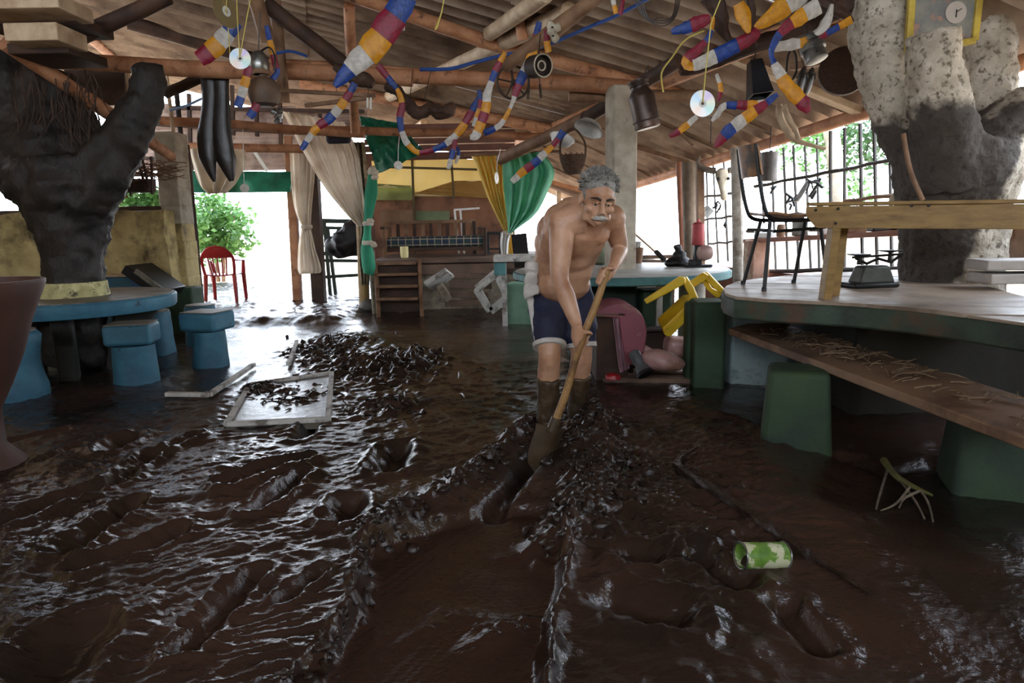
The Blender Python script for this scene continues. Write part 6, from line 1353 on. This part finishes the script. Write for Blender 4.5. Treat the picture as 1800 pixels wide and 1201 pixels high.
for q_ in ((968, 428, 3.66, .09), (974, 405, 3.62, .095), (985, 388, 3.57, .09), (1003, 374, 3.53, .08), (1022, 364, 3.47, .068)): body.ball(at(*q_[:3]), q_[3], 14)     # upper back
# shovel line
ST, SB = at(1068, 470, 3.34), at(962, 782, 3.37); sdir = (SB-ST).normalized()
def on_shaft(py):
    u = (py-470)/(782-470); return ST.lerp(SB, u)
HR, HL = on_shaft(594), on_shaft(484)
ER, EL = at(984, 490, 3.37), at(1090, 438, 3.66)
def arm(S, E, Wr, r):
    P = smooth_path([S, S.lerp(E, .45)+Vector((0, 0, .0)), E, E.lerp(Wr, .4), Wr], 4); body.tube(P, interp(r, len(P)), 14)
WR = at(1014, 572, 3.31); WL = at(1080, 466, 3.43)
arm(SR, ER, WR, [.068, .060, .044, .046, .028]); arm(SL_, EL, WL, [.064, .055, .042, .042, .027])
def hand(Hc, Wr, s, side, flip=1):
    w = (Wr-Hc); w = (w-s*w.dot(s)); w.normalize(); t = s.cross(w).normalized()*flip; Rg = .030
    pc = Hc+w*.034
    body.tube([Wr, Wr.lerp(pc, .6), pc], [.027, .033, .034], 12, squash=.8)
    R = Matrix((t, s, w)).transposed(); body.ball(pc+t*.004, (.026, .043, .022), 12, R)
    for k in range(4):
        o = (k-1.5)*.0215; P = []
        for i in range(8):
            an = -.35+i*(4.1-.25*abs(k-1))/7; rad = Rg-.002*i/7
            P.append(Hc+s*(o+.002*i*side)+w*(rad*math.cos(an))+t*(rad*math.sin(an)))
        body.tube(P, [.0098, .0098, .0095, .0092, .0090, .0088, .0085, .0075], 8)
    P = [pc-s*.03*side-t*.012, Hc+w*.022-s*.046*side-t*.018, Hc-s*.05*side-t*.030, Hc-s*.044*side-t*.026-w*.018, Hc-s*.038*side-w*.029]
    body.tube(P, [.014, .0125, .0115, .010, .008], 8)
hand(HR, WR, sdir, 1, 1); hand(HL, WL, sdir, 1, -1)
# legs (visible knees and calves)
KR, KL = at(966, 622, 3.62), at(1022, 622, 3.72); AR, AL = at(961, 745, 3.70), at(1014, 728, 3.84)
HPR, HPL = at(962, 530, 3.78), at(1012, 530, 3.80)
for H_, K, An in ((HPR, KR, AR), (HPL, KL, AL)):
    P = smooth_path([H_, H_.lerp(K, .5), K, K.lerp(An, .35)+Vector((0, .02, 0)), An], 4); body.tube(P, interp([.095, .085, .060, .062, .045], len(P)), 14)
# head
HC = at(1051, 350, 3.30); RH = Matrix.Rotation(.10, 3, 'Y') @ Matrix.Rotation(.14, 3, 'Z') @ Matrix.Rotation(.34, 3, 'X')
def hp(x, y, z): return HC+RH @ Vector((x, y, z))
def hb(mb, x, y, z, r, n=14): mb.ball(hp(x, y, z), r, n, RH)
hb(body, 0, .015, .03, (.076, .097, .094), 20); hb(body, 0, -.024, -.038, (.064, .064, .078), 18); hb(body, 0, -.058, -.100, (.028, .022, .020)); hb(body, 0, -.040, -.080, (.05, .045, .036))
for s in (-1, 1):
    hb(body, s*.045, -.062, -.026, (.026, .024, .022)); hb(body, s*.079, .012, -.008, (.011, .022, .034)); hb(body, s*.052, -.02, -.08, (.02, .04, .03)); hb(body, s*.014, -.107, -.038, (.012, .012, .010), 10)
    hb(body, s*.028, -.092, -.062, (.024, .012, .012), 10)
body.tube([hp(-.055, -.062, .02), hp(-.03, -.085, .028), hp(0, -.088, .022), hp(.03, -.085, .028), hp(.055, -.062, .02)], [.012, .015, .012, .015, .012], 10)
body.tube([hp(0, -.088, .02), hp(0, -.105, -.008), hp(0, -.122, -.034)], [.012, .012, .016], 10)
body.tube([hp(-.024, -.088, -.075), hp(0, -.100, -.078), hp(.024, -.088, -.075)], [.006, .009, .006], 8); body.tube([hp(-.02, -.085, -.088), hp(0, -.095, -.090), hp(.02, -.085, -.088)], [.006, .008, .006], 8)
organic(body, 'body', m_skin, pr, voxel=.0065, smooth=6, fac=.45)
m_eye = M('eye_white', C('#d8d0c4'), rough=.2); m_iris = M('dark_iris', C('#1a100b'), rough=.15); m_brow = M('dark_brow_hair', C('#2a2420'), rough=.8); m_mou = M('grey_moustache', C('#b8b3aa'), C('#8a857d'), 80, .8)
for s in (-1, 1):
    mb = MB(); mb.ball(hp(s*.030, -.080, .004), .0112, 12); e = mb.build('eye', m_eye, pr); mb = MB(); mb.ball(hp(s*.031, -.0872, .002), .0062, 10); mb.build('iris', m_iris, e)
    mb = MB(); mb.tube([hp(s*.012, -.100, .026), hp(s*.03, -.102, .034), hp(s*.055, -.078, .026)], [.005, .006, .003], 7); mb.build('eyebrow', m_brow, pr)
    mb = MB(); mb.tube([hp(s*.012, -.090, .013), hp(s*.031, -.0935, .0115), hp(s*.05, -.072, .006)], [.0045, .006, .004], 6); mb.build('eyelid', m_skin, pr)
mb = MB(); mb.tube([hp(-.036, -.083, -.070), hp(-.02, -.106, -.058), hp(0, -.113, -.054), hp(.02, -.106, -.058), hp(.036, -.083, -.070)], [.006, .0125, .013, .0125, .006], 8, jit=.2); mb.build('moustache', m_mou, pr)
hair = MB(); hb(hair, 0, .020, .060, (.0795, .090, .068), 18); hb(hair, 0, .06, .0, (.068, .055, .075), 14)
for s in (-1, 1): hb(hair, s*.062, .018, .022, (.019, .045, .045), 10)
rnd = random.Random(77)
for i in range(620):
    th = rnd.uniform(-1.9, 1.9); ph = rnd.uniform(.0, 1.95); d = Vector((math.sin(ph)*math.sin(th), .25-math.sin(ph)*math.cos(th)*.9+rnd.uniform(0, .9), math.cos(ph))).normalized()
    if d.z < .02 and d.y < -.1: continue
    if d.z < -.35 or (d.z < .35 and d.y < -.45): continue
    b = Vector((0, .020, .060))+Vector((d.x*.079, d.y*.089, d.z*.066)); f = d*rnd.uniform(.010, .022)+Vector((rnd.uniform(-.012, .012), rnd.uniform(-.014, .006), rnd.uniform(-.004, .008)))
    hair.tube([hp(*b), hp(*(b+f*.6)), hp(*(b+f))], [.007, .005, .002], 5)
hair.build('hair', m_hair, pr, ang=60)
# shorts
sh = MB()
sh.tube(A([(984, 488, 3.77), (984, 510, 3.79), (985, 535, 3.80), (987, 550, 3.79)]), [.168, .175, .170, .15], 20, squash=.78, up=(0, 1, 0))
KR2, KL2 = HPR.lerp(KR, .84), HPL.lerp(KL, .84)
sh.tube([HPR+Vector((0, 0, .03)), HPR.lerp(KR, .45), KR2], [.105, .102, .086], 16); sh.tube([HPL+Vector((0, 0, .03)), HPL.lerp(KL, .45), KL2], [.105, .100, .084], 16)
organic(sh, 'shorts', m_navy, pr, voxel=.012, smooth=4, disp=.012, dscale=.10, seed=9)
for K2, H_ in ((KR2, HPR), (KL2, HPL)):
    ax = (K2-H_).normalized(); mb = MB(); mb.lathe(K2+ax*.002, [(.075, -.012), (.0915, -.012), (.0905, .012), (.075, .014)], 24, axis=tuple(ax), jit=.05); mb.build('hem_band', m_whitecloth, pr)
P = smooth_path([at(x, y, Y) for x, y, Y in ((934, 482, 3.73), (932, 510, 3.73), (936, 545, 3.70), (944, 598, 3.63))], 4); mb = MB(); mb.tube(P, interp([.024, .026, .02, .016], len(P)), 8, squash=.5, up=(0, 1, 0)); mb.build('side_stripe', m_whitecloth, pr)
# boots
for An, K, nm in ((AR, KR, 'r'), (AL, KL, 'l')):
    t0 = An.lerp(K, .66); bt_ = MB(); ft = Vector((An.x+(.03 if nm == 'l' else -.01), An.y-.0, .04)); top = t0
    bt_.tube([top, An.lerp(K, .4), An, Vector((An.x, An.y, .03))], [.064, .060, .055, .058], 16); bt_.ball(Vector((An.x+.01, An.y-.07, .045)), (.052, .12, .05), 12)
    organic(bt_, 'boot', m_boot, pr, voxel=.009, smooth=2, disp=.008, dscale=.05, seed=3)
gl = MB(); c = at(934, 492, 3.66)
gl.ball(c, (.04, .03, .055), 12, jit=.3)
for k in range(4): gl.tube([c+Vector((-.03+.02*k, -.01, -.03)), c+Vector((-.035+.022*k, -.015, -.075)), c+Vector((-.03+.02*k, -.01, -.105+.01*k))], [.014, .013, .009], 8)
gl.tube([c+Vector((-.0, 0, .04)), c+Vector((.01, .02, .085))], [.04, .045], 10)
o = organic(gl, 'glove', m_whitecloth, None, voxel=.007, smooth=2, loc=c); tag(o, 'white work glove tucked into the waistband of navy shorts', 'glove')
# shovel
sv_ = thing('shovel', 'long wooden-handled shovel gripped by the man in the mud', 'shovel', SB)
m_handle = M('worn_shovel_handle', C('#b08a56'), C('#8a6438'), 5, .45, bump=.15, c3=C('#5d4028'), s3=6)
mb = MB(); n = 14; mb.tube([ST.lerp(SB, i/n*.9)+Vector((.006*math.sin(i*.7), 0, 0)) for i in range(n+1)], [.0175+.003*(i/n) for i in range(n+1)], 12, jit=.06); mb.build('handle', m_handle, sv_)
b0 = ST.lerp(SB, .84); side = Vector((1, .35, 0)); side = (side-sdir*side.dot(sdir)).normalized(); nrm = side.cross(sdir)
mb = MB(); mb.tube([b0, ST.lerp(SB, .92)], [.026, .03], 12); mb.build('socket', m_boot, sv_)
rows = []
for j in range(8):
    v = j/7; w = .078*(1-max(0, v-.55)**2*3.2); w = max(w, .02) if j else .085
    rows.append([ST.lerp(SB, .90)+sdir*(v*.26)+side*(w*(i/6*2-1))+nrm*(.03*((i/6*2-1)**2)) for i in range(7)])
mb = MB(); mb.grid(rows, thick=.004); mb.build('blade', m_boot, sv_)

# clods of wet mud heaped round the shovel
mb = MB(); rnd = random.Random(55)
for i in range(620):
    k = rnd.choices((2, 3, 4, 0), (3, 7, 2, 1))[0]; pts, w, hh = RIDGES[k]; j = rnd.randrange(len(pts)-1); u = rnd.random()
    x = lerp(pts[j][0], pts[j+1][0], u)+rnd.gauss(0, w*.75); y = lerp(pts[j][1], pts[j+1][1], u)+rnd.gauss(0, w*.75); r = .008+.024*rnd.random()**2
    mb.ball((x, y, -r*.15), (r*rnd.uniform(.8, 1.7), r*rnd.uniform(.8, 1.5), r*rnd.uniform(.5, .9)), 8, rotz(rnd.uniform(0, 3)), jit=.8)
n0 = len(mb.v)//620
cs_ = [sum((mb.v[i*n0+q] for q in range(n0)), Vector())/n0 for i in range(620)]
hs = mud_height(np.array([c.x for c in cs_]), np.array([c.y for c in cs_]))
for i in range(620):
    for q in range(n0): mb.v[i*n0+q].z += float(hs[i])
o = mb.build('mud_clods', m_mudlump, ang=80); tag(o, 'lumpy clods of wet mud heaped around the shovel blade', 'mud', kind='stuff')
